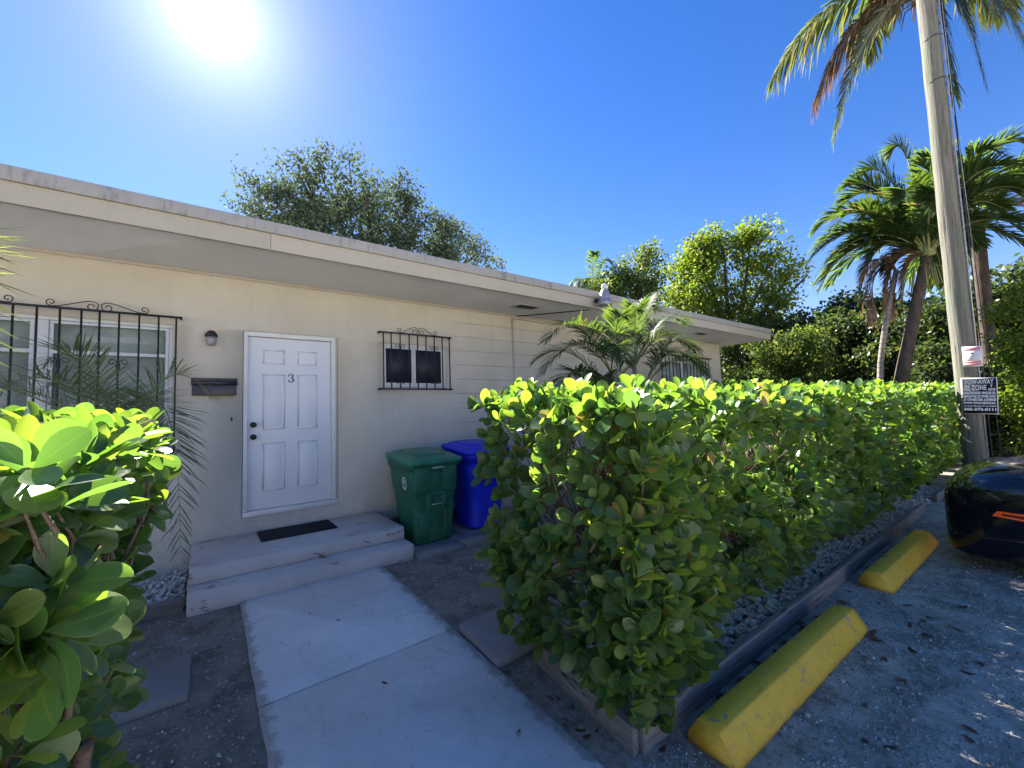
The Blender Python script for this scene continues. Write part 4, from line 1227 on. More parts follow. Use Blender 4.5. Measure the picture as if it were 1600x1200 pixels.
    sel = sel[np.argsort(C1[sel, 0])][:4200]
    TP = np.array([[p[:] for p in t] for t in tops])                # (s,6,3)
    for i in sel[:: 1]:
        c = C1[i]
        if c[0] > 7 and rr.random() < 0.6: continue
        s = int(np.argmin(np.abs(TP[:, 0, 0] - c[0] + rr.uniform(-0.3, 0.3)))); j = rr.randint(2, 5)
        a = TP[s, j] + (c - TP[s, j]) * rr.uniform(0.0, 0.55)
        st.append(a); en.append(c)
    twigs_between(hedge, st, en, 0.0050, 0.0018, n=4)
    # bare twigs of the hollow
    st, en = [], []
    for i in range(150):
        c = np.array([rr.gauss(1.98, 0.22), rr.uniform(1.24, 1.7), rr.gauss(1.33, 0.12)])
        st.append(c + np.array([rr.uniform(-0.1, 0.15), rr.uniform(0.05, 0.25), rr.uniform(-0.3, -0.1)])); en.append(c)
    twigs_between(hedge, st, en, 0.006, 0.0016, name='bare_twigs', n=5, sag=0.2)
    for (a, b, r) in (((1.95, 1.65, 0.75), (1.70, 1.30, 1.28), 0.016), ((2.2, 1.6, 0.95), (1.95, 1.24, 1.35), 0.013), ((2.05, 1.5, 1.0), (2.55, 1.22, 1.22), 0.011)):
        m = MB(); a, b = Vector(a), Vector(b)
        m.tube([a, a.lerp(b, .35) + Vector((.03, 0, .02)), a.lerp(b, .7) + Vector((-.02, .01, .03)), b], [r, r * .8, r * .6, r * .3], 7)
        m.build('branch', 'twig', hedge, 0, smooth=True)
right_hedge()

# ---- left hedge (close to the camera) ------------------------------
lhedge = thing('leafy_hedge', 'nearest leafy hedge with big round leaves at the left of the walkway', 'hedge', (-1.2, 1.5, 0))
def left_hedge():
    C, A = [], []
    def add(c, a): C.append(c); A.append(a)
    X0, X1, Y0, Y1, Z = -3.0, -0.17, 0.92, 2.15, 1.54
    n = 620                                                           # face to the walkway
    y = rng.uniform(Y0, Y1, n); z = rng.uniform(0.15, Z, n)
    x = X1 - 0.04 * wobble(y * 2, z) - np.abs(rng.normal(0, 0.08, n)) - 0.07 * np.clip((1.35 - z) / 0.6, 0, 1) - 0.0
    add(np.stack([x, y, z], -1), np.stack([rng.normal(0.75, 0.3, n), rng.normal(-0.3, 0.4, n), rng.normal(0.6, 0.35, n)], -1))
    n = 620                                                           # face to the camera
    x = X1 - 0.02 - np.power(rng.uniform(0, 1, n), 1.2) * 1.6; z = rng.uniform(0.1, Z, n); y = Y0 + np.abs(rng.normal(0, 0.08, n)) + 0.04 * wobble(x * 2, z)
    add(np.stack([x, y, z], -1), np.stack([rng.normal(0.15, 0.4, n), rng.normal(-0.7, 0.3, n), rng.normal(0.6, 0.35, n)], -1))
    n = 620                                                           # top
    x = X1 - np.power(rng.uniform(0, 1, n), 1.2) * 2.4; y = rng.uniform(Y0, Y1, n); z = 1.53 + 0.07 * (y - Y0) + 0.02 * wobble(x * 2, y, 1.3) - np.abs(rng.normal(0, 0.05, n))
    add(np.stack([x, y, z], -1), np.stack([rng.normal(0.1, 0.35, n), rng.normal(-0.1, 0.35, n), np.full(n, 0.9)], -1))
    n = 420                                                           # inside
    add(np.stack([X1 - rng.uniform(0.1, 1.8, n), rng.uniform(Y0 + .15, Y1, n), rng.uniform(0.3, Z - 0.1, n)], -1), rng.normal(0, 1, (n, 3)) + np.array([0.3, -0.2, 0.6]))
    C = np.concatenate(C); A = np.concatenate(A)
    k = rng.uniform(0, 1, len(C)) > 0.68 * np.clip((1.5 - C[:, 2]) / 0.4, 0, 1)   # thinner below the sunlit top
    C, A = C[k], A[k]
    D, N, Sz, P = rosettes(C, A, 6, 0.100, (25, 80))
    # keep clear of the lens
    ok = np.linalg.norm(P - EYE, axis=1) > 0.55
    D, N, Sz, P = D[ok], N[ok], Sz[ok], P[ok]
    leaf_parts(lhedge, D, N, Sz, P, 'clusia', 300, np.ones(len(P), bool))
    rr = random.Random(21)
    TP = []
    for x in (-0.42, -0.85, -1.35, -1.9, -2.5):
        b = Vector((x, 1.5 + rr.uniform(-0.15, 0.15), -0.02)); pts = [b]; d = Vector((rr.uniform(-0.1, 0.35), rr.uniform(-0.3, 0.2), 1))
        for i in range(5):
            b = b + d.normalized() * 0.20; d += Vector((rr.uniform(-0.35, 0.35), rr.uniform(-0.4, 0.3), 0.1)); pts.append(b.copy())
        MB().tube(pts, [0.04, 0.036, 0.03, 0.025, 0.02, 0.014], 8).build('stem', 'twig', lhedge, 0, smooth=True)
        TP.append([p[:] for p in pts])
    TP = np.array(TP)
    st, en = [], []
    for c in C[rng.permutation(len(C))[:420]]:
        s = int(np.argmin(np.abs(TP[:, 0, 0] - c[0]))); j = rr.randint(2, 5)
        st.append(TP[s, j] + (c - TP[s, j]) * rr.uniform(0.45, 0.75)); en.append(c)
    twigs_between(lhedge, st, en, 0.0065, 0.0022, n=5)
    for (a, b, r) in (((-0.42, 1.45, 0.6), (-0.17, 1.25, 1.35), 0.016), ((-0.45, 1.4, 0.75), (-0.30, 1.02, 1.45), 0.015), ((-0.5, 1.4, 0.3), (-0.26, 1.15, 0.85), 0.018)):
        a, b = Vector(a), Vector(b)
        MB().tube([a, a.lerp(b, .35) + Vector((.03, 0, .02)), a.lerp(b, .7) + Vector((-.02, .01, .03)), b], [r, r * .85, r * .7, r * .4], 8).build('branch', 'twig', lhedge, 0, smooth=True)
left_hedge()

# ================================================================== PALMS
def frond(root, base, ctrl, tip, leaf_len, n, width, mat, rach=0.018, ang=55, droop=0.25, vee=0.25, name='frond', seed=0, thin=1.0):
    r = np.random.default_rng(seed + 101)
    p = BASE[root.name]
    B, Cc, T = (np.array(v, float) for v in (base, ctrl, tip))
    ts = np.linspace(0, 1, 15)
    curve = lambda t: (1-t)[:, None]**2 * B + 2*((1-t)*t)[:, None] * Cc + (t**2)[:, None] * T
    mb_ = MB(); pts = curve(ts)
    mb_.tube([tuple(q) for q in pts], [rach * (1 - 0.85 * t) for t in ts], 5, cap=False)
    V = [np.array(mb_.v)]; F = [list(f) for f in mb_.f]; mi = [1] * len(mb_.f)
    off = len(mb_.v)
    tl = np.sort(np.clip(np.linspace(0.14, 1.0, n) + r.normal(0, 0.004, n), 0.1, 1))
    pos = curve(tl); tan = unit(2*(1-tl)[:, None]*(Cc-B) + 2*tl[:, None]*(T-Cc))
    upv = np.array([0, 0, 1.0])
    side = unit(np.cross(tan, upv + 1e-3)); nrm = np.cross(side, tan)
    L = leaf_len * np.sin(np.pi * (0.12 + 0.80 * tl)) ** 0.7
    for s in (-1, 1):
        a = np.radians(ang * (1.12 - 0.55 * tl) + r.normal(0, 6, n))
        d = unit(tan * np.cos(a)[:, None] + (side * s * (1 - 0.1) + nrm * (vee + r.normal(0, 0.12, n))[:, None]) * np.sin(a)[:, None])
        l = (L * r.uniform(0.82, 1.1, n))[:, None]
        gd = np.array([0, 0, -1.0]) * (droop * r.uniform(0.6, 1.5, n))[:, None]
        q0 = pos; q1 = pos + d * l * 0.4 + gd * l * 0.10; q2 = pos + d * l * 0.75 + gd * l * 0.42; q3 = pos + d * l * 0.98 + gd * l * 0.85
        wv = unit(np.cross(d, nrm)) * width * 0.5
        wv = wv * np.where(r.uniform(0, 1, n) < 0.5, 1, 1)[:, None]
        quad = np.stack([q0 - wv*0.45, q0 + wv*0.45, q1 - wv, q1 + wv, q2 - wv*0.75, q2 + wv*0.75, q3], 1).reshape(-1, 3)
        V.append(quad)
        for i in range(n):
            b = off + 7 * i
            F += [[b, b+1, b+3, b+2], [b+2, b+3, b+5, b+4], [b+4, b+5, b+6]]; mi += [0, 0, 0]
        off += 7 * n
    V = np.concatenate(V) - p
    me = fast_mesh(name, V, F, [MT[mat], MT['rachis' if mat != 'deadfrond' else 'deadfrond']], mi=mi)
    o = bpy.data.objects.new(name, me); link(o, root)
    return o

def trunk(root, pts, radii, mat, name='trunk', n=12):
    # resample with a smooth curve
    P = [Vector(p) for p in pts]; out = []; rad = []
    for i in range(len(P) - 1):
        p0, p1, p2, p3 = P[max(i-1, 0)], P[i], P[i+1], P[min(i+2, len(P)-1)]
        for k in range(4):
            t = k / 4
            out.append(0.5 * ((2*p1) + (-p0+p2)*t + (2*p0-5*p1+4*p2-p3)*t*t + (-p0+3*p1-3*p2+p3)*t**3)); rad.append(radii[i] + (radii[i+1]-radii[i])*t)
    out.append(P[-1]); rad.append(radii[-1])
    return MB().tube(out, rad, n).build(name, mat, root, 0, smooth=True)

# ---- tall coconut palm behind the pole
cp = thing('coconut_palm', 'tall coconut palm with ragged hanging fronds behind the wooden pole', 'palm', (13.9, 1.25, 0))
trunk(cp, [(13.9, 1.25, -0.1), (13.88, 1.22, 3.5), (13.9, 1.25, 7.5), (13.94, 1.30, 11.5)], [0.19, 0.15, 0.14, 0.13], 'palmtrunk')
cb = (13.94, 1.30, 11.6)
for i, (c, t, ll, dr, mat) in enumerate((
    ((13.6, 2.9, 13.3), (13.27, 4.50, 11.0), 0.75, 0.95, 'coco'),
    ((13.7, 2.6, 12.4), (13.52, 3.60, 9.75), 0.62, 1.0, 'deadfrond'),
    ((13.75, 2.45, 12.0), (13.63, 3.22, 8.70), 0.70, 0.35, 'coco'),
    ((13.97, 1.05, 12.0), (13.95, 1.02, 8.70), 0.66, 0.8, 'coco'),
    ((14.1, 0.5, 12.6), (14.0, -0.15, 8.6), 0.85, 0.9, 'coco'),
    ((14.2, 0.2, 13.2), (14.1, -1.3, 9.6), 0.85, 0.9, 'coco'),
    ((14.0, 0.8, 12.3), (13.98, 0.55, 8.7), 0.7, 0.8, 'coco'),
    ((14.8, 2.2, 13.6), (15.9, 2.9, 12.0), 0.8, 0.8, 'coco'), ((15.0, 0.6, 13.4), (16.3, 0.2, 11.4), 0.8, 0.8, 'coco'),
    ((13.2, 2.0, 14.0), (12.0, 2.7, 13.2), 0.8, 0.7, 'coco'), ((13.0, 0.6, 14.2), (12.2, -0.6, 13.4), 0.8, 0.7, 'coco'), ((14.0, 1.6, 14.5), (14.4, 2.4, 15.0), 0.7, 0.5, 'coco'),
    ((14.6, -0.4, 13.0), (15.0, -1.9, 11.0), 0.85, 0.9, 'coco'))):
    frond(cp, cb, c, t, ll * 1.1, 105, 0.062, mat, 0.035, 58, dr, 0.12, seed=i)
m = MB(); rr = random.Random(2)
for k in range(46):
    a = rr.uniform(0, 6.28); l = rr.uniform(0.3, 0.8)
    q = Vector(cb) + Vector((math.cos(a) * 0.15, math.sin(a) * 0.15, rr.uniform(-0.3, 0.2)))
    m.tube([q, q + Vector((math.cos(a) * l * .5, math.sin(a) * l * .5, 0.02)), q + Vector((math.cos(a) * l * .7, math.sin(a) * l * .7, -l * 0.6))], [0.03, 0.02, 0.006], 4)
tag(m.build('crown_fibre', 'deadfrond', cp, 0), kind='stuff')

# ---- bushy palm left of the pole
RPX = []
ap = thing('feather_palm', 'bushy green palm with leaning trunk left of the wooden pole', 'palm', (12.8, 2.35, 0))
trunk(ap, [(12.8, 2.35, -0.1), (12.8, 2.25, 1.6), (12.85, 1.98, 3.0), (12.9, 1.60, 4.7)], [0.16, 0.14, 0.12, 0.10], 'darktrunk')
ab = (12.91, 1.57, 4.75)
for i, (c, t, mat, ll) in enumerate((
    ((12.75, 2.6, 6.9), (12.52, 3.50, 5.95), 'palmleaf', .62), ((12.7, 2.9, 6.1), (12.50, 3.52, 4.35), 'palmleaf', .62), ((12.8, 2.3, 7.3), (12.68, 3.0, 6.35), 'palmleaf', .6),
    ((12.85, 2.1, 7.7), (12.75, 2.6, 6.95), 'palmleaf', .58), ((12.9, 1.7, 8.0), (12.88, 2.0, 7.35), 'palmleaf', .55), ((12.75, 2.4, 5.9), (12.73, 2.75, 4.2), 'palmleaf', .55),
    ((12.8, 2.2, 5.3), (12.80, 2.35, 3.75), 'deadfrond', .42), ((12.85, 2.0, 5.0), (12.84, 2.05, 3.70), 'deadfrond', .42), ((12.2, 2.4, 6.6), (11.7, 2.9, 5.6), 'palmleaf', .6),
    ((12.1, 1.7, 6.6), (11.5, 1.7, 5.7), 'palmleaf', .6), ((13.5, 1.9, 6.8), (14.1, 2.2, 5.8), 'palmleaf', .6), ((13.2, 0.9, 6.9), (13.5, 0.2, 5.9), 'palmleaf', .6),
    ((12.6, 0.9, 6.7), (12.4, 0.2, 5.9), 'palmleaf', .6), ((12.4, 2.9, 6.4), (12.0, 3.5, 5.1), 'palmleaf', .6), ((12.6, 2.2, 7.0), (12.3, 2.75, 6.7), 'palmleaf', .6),
    ((12.8, 2.0, 5.2), (12.76, 2.3, 4.6), 'palmleaf', .45), ((12.95, 1.2, 6.6), (12.9, 0.8, 5.4), 'palmleaf', .6), ((12.5, 2.0, 6.3), (12.2, 2.4, 5.2), 'palmleaf', .6))):
    frond(ap, ab, c, t, ll * 1.08, 84, 0.050, mat, 0.028, 54, 0.18, 0.30, seed=40 + i)
fr_ = random.Random(31)
for i in range(22):
    az = fr_.uniform(0, 6.28); el = fr_.uniform(-0.2, 1.1); L = fr_.uniform(1.7, 2.3)
    t_ = (ab[0] + L * 0.85 * math.cos(az) * math.cos(el), ab[1] + L * math.sin(az) * math.cos(el), ab[2] + L * math.sin(el) - 0.25)
    c_ = (ab[0] + L * 0.45 * math.cos(az), ab[1] + L * 0.45 * math.sin(az), ab[2] + L * (0.55 + 0.5 * math.sin(el)))
    frond(ap, ab, c_, t_, .62, 74, 0.048, 'palmleaf', 0.026, 54, 0.25, 0.3, seed=300 + i)
for i in range(10):
    az = fr_.uniform(0, 6.28); el = fr_.uniform(-0.3, 0.9); L = fr_.uniform(1.6, 2.2)
    rb_ = (14.97, 0.95, 5.75)
    t_ = (rb_[0] + L * 0.8 * math.cos(az) * math.cos(el), rb_[1] + L * math.sin(az) * math.cos(el), rb_[2] + L * math.sin(el) - 0.3)
    c_ = (rb_[0] + L * 0.45 * math.cos(az), rb_[1] + L * 0.45 * math.sin(az), rb_[2] + L * (0.5 + 0.5 * math.sin(el)))
    RPX.append((c_, t_))
MB().tube([ab, (12.9, 1.58, 5.5)], [0.12, 0.05], 10).build('crownshaft', 'rachis', ap, 0, smooth=True)
m = MB()
for k in range(14):
    a = rr.uniform(0, 6.28); q = Vector((12.89, 1.62, 4.55))
    m.tube([q, q + Vector((math.cos(a) * .3, math.sin(a) * .3, -.05)), q + Vector((math.cos(a) * .42, math.sin(a) * .42, -.55))], [0.012, 0.010, 0.012], 4)
tag(m.build('fruit_stalks', 'rachis', ap, 0), kind='stuff')
sp_ = thing('slender_palm', 'slender palm stem rising from the shrubs beside the leaning palm trunk', 'palm', (12.7, 2.45, 0))
trunk(sp_, [(12.6, 2.62, -0.1), (12.68, 2.50, 2.4), (12.80, 2.10, 4.55)], [0.07, 0.06, 0.05], 'palmtrunk')
for i, (c, t) in enumerate((((12.72, 2.5, 5.2), (12.72, 2.75, 3.7)), ((12.75, 2.2, 5.1), (12.8, 2.25, 3.5)), ((12.4, 2.3, 5.2), (12.1, 2.6, 4.3)), ((12.7, 2.6, 5.0), (12.65, 2.55, 3.4)))):
    frond(sp_, (12.80, 2.10, 4.55), c, t, .40, 44, 0.03, 'deadfrond', 0.014, 60, 0.6, 0.2, seed=80 + i)

# ---- palm right of the pole
rp = thing('shaded_palm', 'dark palm with one brown dead frond right of the wooden pole', 'palm', (15.0, 1.0, 0))
trunk(rp, [(15.0, 1.0, -0.1), (15.0, 0.98, 3.0), (14.97, 0.95, 5.7)], [0.17, 0.14, 0.12], 'darktrunk')
rb = (14.97, 0.95, 5.75)
for i, (c, t, mat) in enumerate((((15.0, 0.4, 7.0), (15.0, -0.6, 7.6), 'palmleaf'), ((15.0, 0.4, 6.9), (15.0, -0.8, 7.0), 'palmleaf'), ((15.0, 0.5, 6.3), (15.0, -0.7, 5.7), 'deadfrond'),
    ((15.0, 0.3, 6.0), (15.0, -0.7, 4.6), 'palmleaf'), ((15.0, 0.5, 5.6), (15.0, -0.3, 3.9), 'palmleaf'), ((14.9, 0.7, 7.9), (14.9, 0.2, 7.4), 'palmleaf'), ((14.5, 0.4, 6.8), (14.1, -0.3, 6.2), 'palmleaf'),
    ((15.5, 1.5, 7.2), (16.2, 2.0, 6.2), 'palmleaf'), ((15.3, 0.0, 6.9), (15.9, -1.0, 5.6), 'palmleaf'), ((14.6, 1.7, 7.0), (14.3, 2.4, 6.0), 'palmleaf'), ((15.0, 0.4, 5.3), (15.1, -0.2, 4.4), 'palmleaf')) + tuple((c, t, 'palmleaf') for c, t in RPX)):
    frond(rp, rb, c, t, .66, 60, 0.045, mat, 0.028, 54, 0.30, 0.2, seed=100 + i)

# ---- fan of palm fronds behind the roof, left of the small tree
bp = thing('feathery_palm', 'pale feathery palm fronds showing over the roof just beside the flood light', 'palm', (13.2, 11.6, 0))
trunk(bp, [(13.2, 11.6, -0.1), (13.15, 11.6, 3.5), (13.1, 11.6, 6.0)], [0.16, 0.14, 0.11], 'palmtrunk')
for i, (c, t) in enumerate((((12.6, 12.2, 7.6), (12.0, 12.8, 6.0)), ((12.8, 11.9, 7.8), (12.3, 12.3, 6.6)), ((13.3, 11.2, 8.3), (13.5, 10.9, 7.6)), ((13.6, 11.0, 7.7), (14.0, 10.4, 6.6)), ((12.5, 11.4, 7.6), (11.9, 11.2, 6.3)),
                            ((13.0, 11.4, 8.4), (12.9, 11.2, 8.0)), ((13.9, 11.9, 7.8), (14.6, 12.2, 6.5)), ((13.3, 12.3, 7.8), (13.4, 13.1, 6.6)))):
    frond(bp, (13.1, 11.6, 6.0), c, t, .55, 50, 0.045, 'palmleaf', 0.025, 60, 0.7, 0.15, seed=130 + i)

# ---- areca clump by the house wall
ar = thing('areca_palm', 'clump of feathery palm fronds between the hedge and the house wall', 'palm', (4.6, 3.5, 0))
for i, (x, y, h) in enumerate(((4.3, 3.55, 2.05), (4.75, 3.5, 2.15), (4.5, 3.75, 1.8), (5.1, 3.6, 1.9), (4.05, 3.6, 1.6))):
    trunk(ar, [(4.6 + (x - 4.6) * .3, 3.6, -0.05), (4.6 + (x - 4.6) * .7, 3.58, h * .55), (x, y, h)], [0.045, 0.04, 0.028], 'palmtrunk', 'stem', 8)
A1, A2, A3, A4, A5 = (4.3, 3.55, 2.05), (4.75, 3.5, 2.15), (4.5, 3.75, 1.8), (5.1, 3.6, 1.9), (4.05, 3.6, 1.6)
for i, (b, c, t, mat) in enumerate((
    (A1, (3.7, 3.45, 2.95), (3.05, 3.40, 2.38), 'palmleaf'), (A1, (3.8, 3.6, 2.75), (3.25, 3.7, 2.05), 'palmleaf'), (A1, (4.2, 3.3, 2.95), (3.95, 3.05, 2.66), 'palmleaf'), (A2, (4.7, 3.4, 3.10), (4.50, 3.25, 2.85), 'palmleaf'),
    (A2, (4.95, 3.45, 3.2), (5.10, 3.4, 3.0), 'palmleaf'), (A2, (5.3, 3.45, 3.1), (5.85, 3.35, 2.85), 'palmleaf'), (A4, (5.6, 3.5, 2.9), (6.15, 3.4, 2.45), 'palmleaf'), (A4, (5.5, 3.4, 2.75), (6.0, 3.2, 2.10), 'palmleaf'),
    (A4, (5.4, 3.2, 2.5), (5.6, 2.95, 2.0), 'palmleaf'), (A3, (4.5, 3.3, 2.7), (4.4, 3.0, 2.3), 'palmleaf'), (A3, (4.8, 3.3, 2.6), (5.0, 3.0, 2.2), 'palmleaf'), (A5, (3.6, 3.5, 2.4), (3.2, 3.4, 1.75), 'palmleaf'),
    (A5, (3.7, 3.2, 2.2), (3.55, 2.95, 1.8), 'palmleaf'), (A3, (4.1, 4.1, 2.7), (3.8, 4.5, 2.3), 'palmleaf'), (A4, (5.3, 4.1, 2.8), (5.6, 4.6, 2.4), 'palmleaf'), (A2, (4.8, 4.0, 3.0), (4.9, 4.4, 2.8), 'palmleaf'),
    (A1, (4.0, 3.2, 2.6), (3.75, 2.9, 2.1), 'palmleaf'), (A2, (4.85, 3.1, 2.8), (4.95, 2.85, 2.3), 'palmleaf'))):
    if i in (9, 14): continue
    frond(ar, b, c, t, .37, 74, 0.0135, mat, 0.012, 52, 0.28, 0.35, seed=160 + i)

# ---- pygmy date palm in front of the barred window
dp1 = thing('pygmy_date_palm', 'dark thin leaved date palm hanging in front of the barred left window', 'palm', (-0.55, 4.25, 0))
trunk(dp1, [(-0.55, 4.28, -0.05), (-0.53, 4.25, 0.7), (-0.50, 4.22, 1.40)], [0.09, 0.075, 0.07], 'darktrunk')
db = (-0.50, 4.22, 1.42)
for i, (c, t) in enumerate((((-0.16, 3.85, 2.30), (-0.12, 3.55, 0.78)), ((-0.30, 3.6, 2.15), (-0.12, 3.2, 1.35)), ((-0.75, 3.8, 2.15), (-0.95, 3.45, 1.75)), ((-1.0, 4.1, 2.15), (-1.40, 3.9, 1.65)),
                            ((-0.1, 4.35, 2.2), (0.12, 4.4, 1.75)), ((-0.8, 4.6, 2.2), (-1.1, 4.9, 1.85)), ((-0.5, 3.6, 2.1), (-0.45, 3.1, 1.5)), ((-0.9, 3.6, 2.0), (-1.1, 3.2, 1.5)), ((-0.25, 4.1, 2.25), (0.02, 3.95, 1.80)),
                            ((-0.65, 4.0, 2.3), (-0.80, 3.8, 2.0)), ((-0.30, 4.2, 2.35), (-0.15, 4.1, 2.1)), ((-1.15, 4.3, 2.1), (-1.55, 4.3, 1.85)))):
    if i in (4, 7, 10): continue
    frond(dp1, db, c, t, .30, 46, 0.0075, 'datepalm', 0.008, 58, 0.10, 0.3, seed=200 + i)
dp2 = thing('leaning_date_palm', 'sunlit spiky palm frond entering at the left edge above the near hedge', 'palm', (-0.95, 2.75, 0))
trunk(dp2, [(-0.95, 2.75, -0.05), (-0.93, 2.72, 1.0), (-0.90, 2.70, 2.05)], [0.10, 0.085, 0.075], 'darktrunk')
for i, (c, t) in enumerate((((-0.74, 2.20, 2.75), (-0.60, 1.86, 1.45)), ((-1.2, 2.1, 2.95), (-1.25, 1.7, 1.9)), ((-1.6, 2.4, 3.0), (-1.9, 2.2, 2.2)), ((-1.5, 2.9, 3.0), (-1.9, 3.0, 2.3)), ((-1.0, 3.2, 3.0), (-1.1, 3.5, 2.3)))):
    frond(dp2, (-0.90, 2.70, 2.05), c, t, .29, 26, 0.008, 'datepalm', 0.009, 74, 0.02, 0.10, seed=230 + i)

# ================================================================== TREES
def tree(name, label, base, blobs, mat, n_clump, per, leaf, clump_r, trunk_r=0.2, cat='tree', group='trees behind the house', bark='darktrunk', elong=1.6, seed=0, low=True):
    r = np.random.default_rng(seed)
    o = thing(name, label, cat, base, group)
    b0 = np.array(blobs, float)
    sub = []
    for q in b0:                                  # lobes that break up the outline
        for _ in range(4):
            dd = unit(r.normal(size=3) + np.array([0, 0, 0.35])); f = r.uniform(0.28, 0.5)
            sub.append([*(q[:3] + dd * q[3] * r.uniform(0.75, 1.05)), q[3] * f])
    b0[:, 3] *= 0.82
    b = np.concatenate([b0, np.array(sub)])
    vol = b[:, 3] ** 2.2; vol /= vol.sum()
    k = r.choice(len(b), n_clump, p=vol)
    u = unit(r.normal(size=(n_clump, 3))); rad = np.power(r.uniform(0.12, 1.0, n_clump), 0.42) * (1 + 0.14 * np.clip(r.normal(size=n_clump), -1.5, 1.5))
    C = b[k, :3] + u * rad[:, None] * b[k, 3][:, None]
    C[:, 2] = np.maximum(C[:, 2], 0.15)
    # limbs
    m = MB(); bx = Vector(base); cen = Vector(b0[:, :3].mean(0)); rr = random.Random(seed)
    zt = max(0.6, b0[:, 2].min() - b0[:, 3].mean() * 0.6)
    fork = Vector((bx.x + (cen.x - bx.x) * 0.35, bx.y + (cen.y - bx.y) * 0.35, min(zt, cen.z * 0.6)))
    m.tube([bx - Vector((0, 0, 0.1)), bx.lerp(fork, .5) + Vector((rr.uniform(-.1, .1), rr.uniform(-.1, .1), 0)), fork], [trunk_r * 1.25, trunk_r, trunk_r * .85], 9)
    m.build('trunk', bark, o, 0, smooth=True)
    mm = MB()
    for q in b0:
        e = Vector(q[:3]); mid = fork.lerp(e, .5) + Vector((rr.uniform(-.3, .3), rr.uniform(-.3, .3), rr.uniform(-.1, .4))) * q[3] * .5
        MB_ = MB().tube([fork, mid, e], [trunk_r * .55, trunk_r * .35, trunk_r * .15], 6)
        MB_.build('limb', bark, o, 0, smooth=True)
    for i in range(0, n_clump, 2):
        e = Vector(C[i]); s = Vector(b[k[i], :3]); s = s.lerp(fork, 0.12)
        mid = s.lerp(e, .55) + Vector((rr.uniform(-1, 1), rr.uniform(-1, 1), rr.uniform(-1, 1))) * 0.10 * b[k[i], 3]
        mm.tube([s, mid, e], [trunk_r * .12, trunk_r * .07, 0.006], 4, cap=False)
    mm.build('twigs', bark, o, 0, smooth=True)['kind'] = 'stuff'
    # leaves
    n = n_clump * per
    P = np.repeat(C, per, 0) + np.clip(r.normal(size=(n, 3)), -1.7, 1.7) * clump_r * np.repeat(r.uniform(0.6, 1.4, n_clump), per)[:, None] * np.array([1, 1, 0.75])
    P[:, 2] = np.maximum(P[:, 2], 0.05)
    D = unit(r.normal(size=(n, 3)) + np.array([0, 0, -0.25])); N = r.normal(size=(n, 3)) + np.array([0, 0, 0.9])
    R = frames(D, N)
    tv = np.array([(0, 0, 0), (0.45, 0.5 / elong, 0.05), (1, 0, -0.08), (0.45, -0.5 / elong, 0.05)]); tf = [(0, 2, 1), (0, 3, 2)]
    me = instance_mesh('crown', tv, tf, R, leaf * r.uniform(0.7, 1.25, n), P, mat, BASE[o.name], smooth=False)
    c = bpy.data.objects.new('crown', me); link(c, o); c['kind'] = 'stuff'
    return o

t1 = [(1.23, 15.2, 8.3, .91), (2.05, 15, 9.2, .85), (2.63, 15.3, 9.8, .62), (3.55, 14.8, 9.35, 1.15), (4.91, 15.3, 9.5, 1.1), (4.43, 14.7, 8.5, 1.25), (6.3, 15, 9.8, .9), (6.7, 14.8, 9.0, 1.2), (5.62, 15.2, 7.8, 1.2), (2.72, 15, 8.2, 1.24), (8.1, 15.1, 8.8, .95), (9.3, 15, 8.3, .8), (10.3, 15.1, 7.8, .55), (9.2, 15, 7.2, .8), (7.79, 14.9, 7.7, 1.05), (1.68, 14.9, 8.0, .97), (4.5, 15, 7.0, 1.4), (6.5, 15, 6.8, 1.3), (2.6, 15, 6.8, 1.2)]
tree('olive_tree', 'wide grey green tree rising behind the middle of the roof', (4.6, 15.0, 0), t1, 'tree_olive', 640, 48, 0.135, 0.26, 0.26, seed=1)
t2 = [(13.7, 10.06, 7.1, .72), (14.07, 9.54, 7.5, .5), (13.23, 10.67, 6.7, .62), (13.29, 10.6, 5.9, .9), (13.93, 9.74, 6.1, .8), (12.9, 11.1, 6.2, .45), (13.6, 10.2, 4.9, .9)]
tree('small_tree', 'small mid green tree over the roof between the fronds and the yellow green tree', (13.6, 10.2, 0), t2, 'tree_mid', 260, 46, 0.13, 0.22, 0.14, seed=2)
t3 = [(19.95, 9.27, 9.2, 1.2), (19.44, 10.29, 8.9, 1.1), (18.98, 11.0, 7.7, 1.05), (19.66, 9.86, 7.5, 1.42), (20.37, 8.32, 8.6, 1.1), (20.52, 7.93, 7.1, 1.2), (20.2, 8.73, 5.7, 1.4), (19.29, 10.57, 6.0, 1.3), (20.92, 6.8, 7.4, .6), (20.77, 7.25, 6.0, .8), (18.8, 11.3, 6.7, .75), (20.57, 7.8, 5.2, 1.05), (19.8, 9.3, 4.4, 1.4), (21.1, 6.3, 7.1, .4)]
tree('lime_tree', 'tall yellow green tree standing behind the far end of the roof', (19.8, 9.3, 0), t3, 'tree_lime', 600, 42, 0.16, 0.27, 0.26, seed=3)
GS = 'shrubs and trees closing the far end of the lot'
sA = [(15.03, 5.48, 3.2, .77), (15.18, 5.04, 3.6, .62), (15.29, 4.7, 2.9, .8), (15.1, 5.29, 2.3, .85), (14.94, 5.71, 2.1, .7), (15.2, 5.2, 1.2, .9), (14.6, 6.3, 2.4, .7), (14.4, 6.6, 1.4, .8)]
tree('pale_shrub', 'dense shrub with pale glinting leaves at the far corner of the house', (15.1, 5.3, 0), sA, 'tree_mid', 300, 50, 0.11, 0.17, 0.09, 'shrub', GS, seed=4)
sB = [(17.44, 4.45, 3.9, .78), (17.58, 3.86, 4.0, .64), (17.38, 4.68, 3.1, .89), (17.58, 3.87, 2.9, .89), (17.49, 4.24, 2.1, .85), (17.5, 4.2, 1.1, .95), (17.2, 5.4, 3.3, .8), (17.1, 5.5, 2.0, .9)]
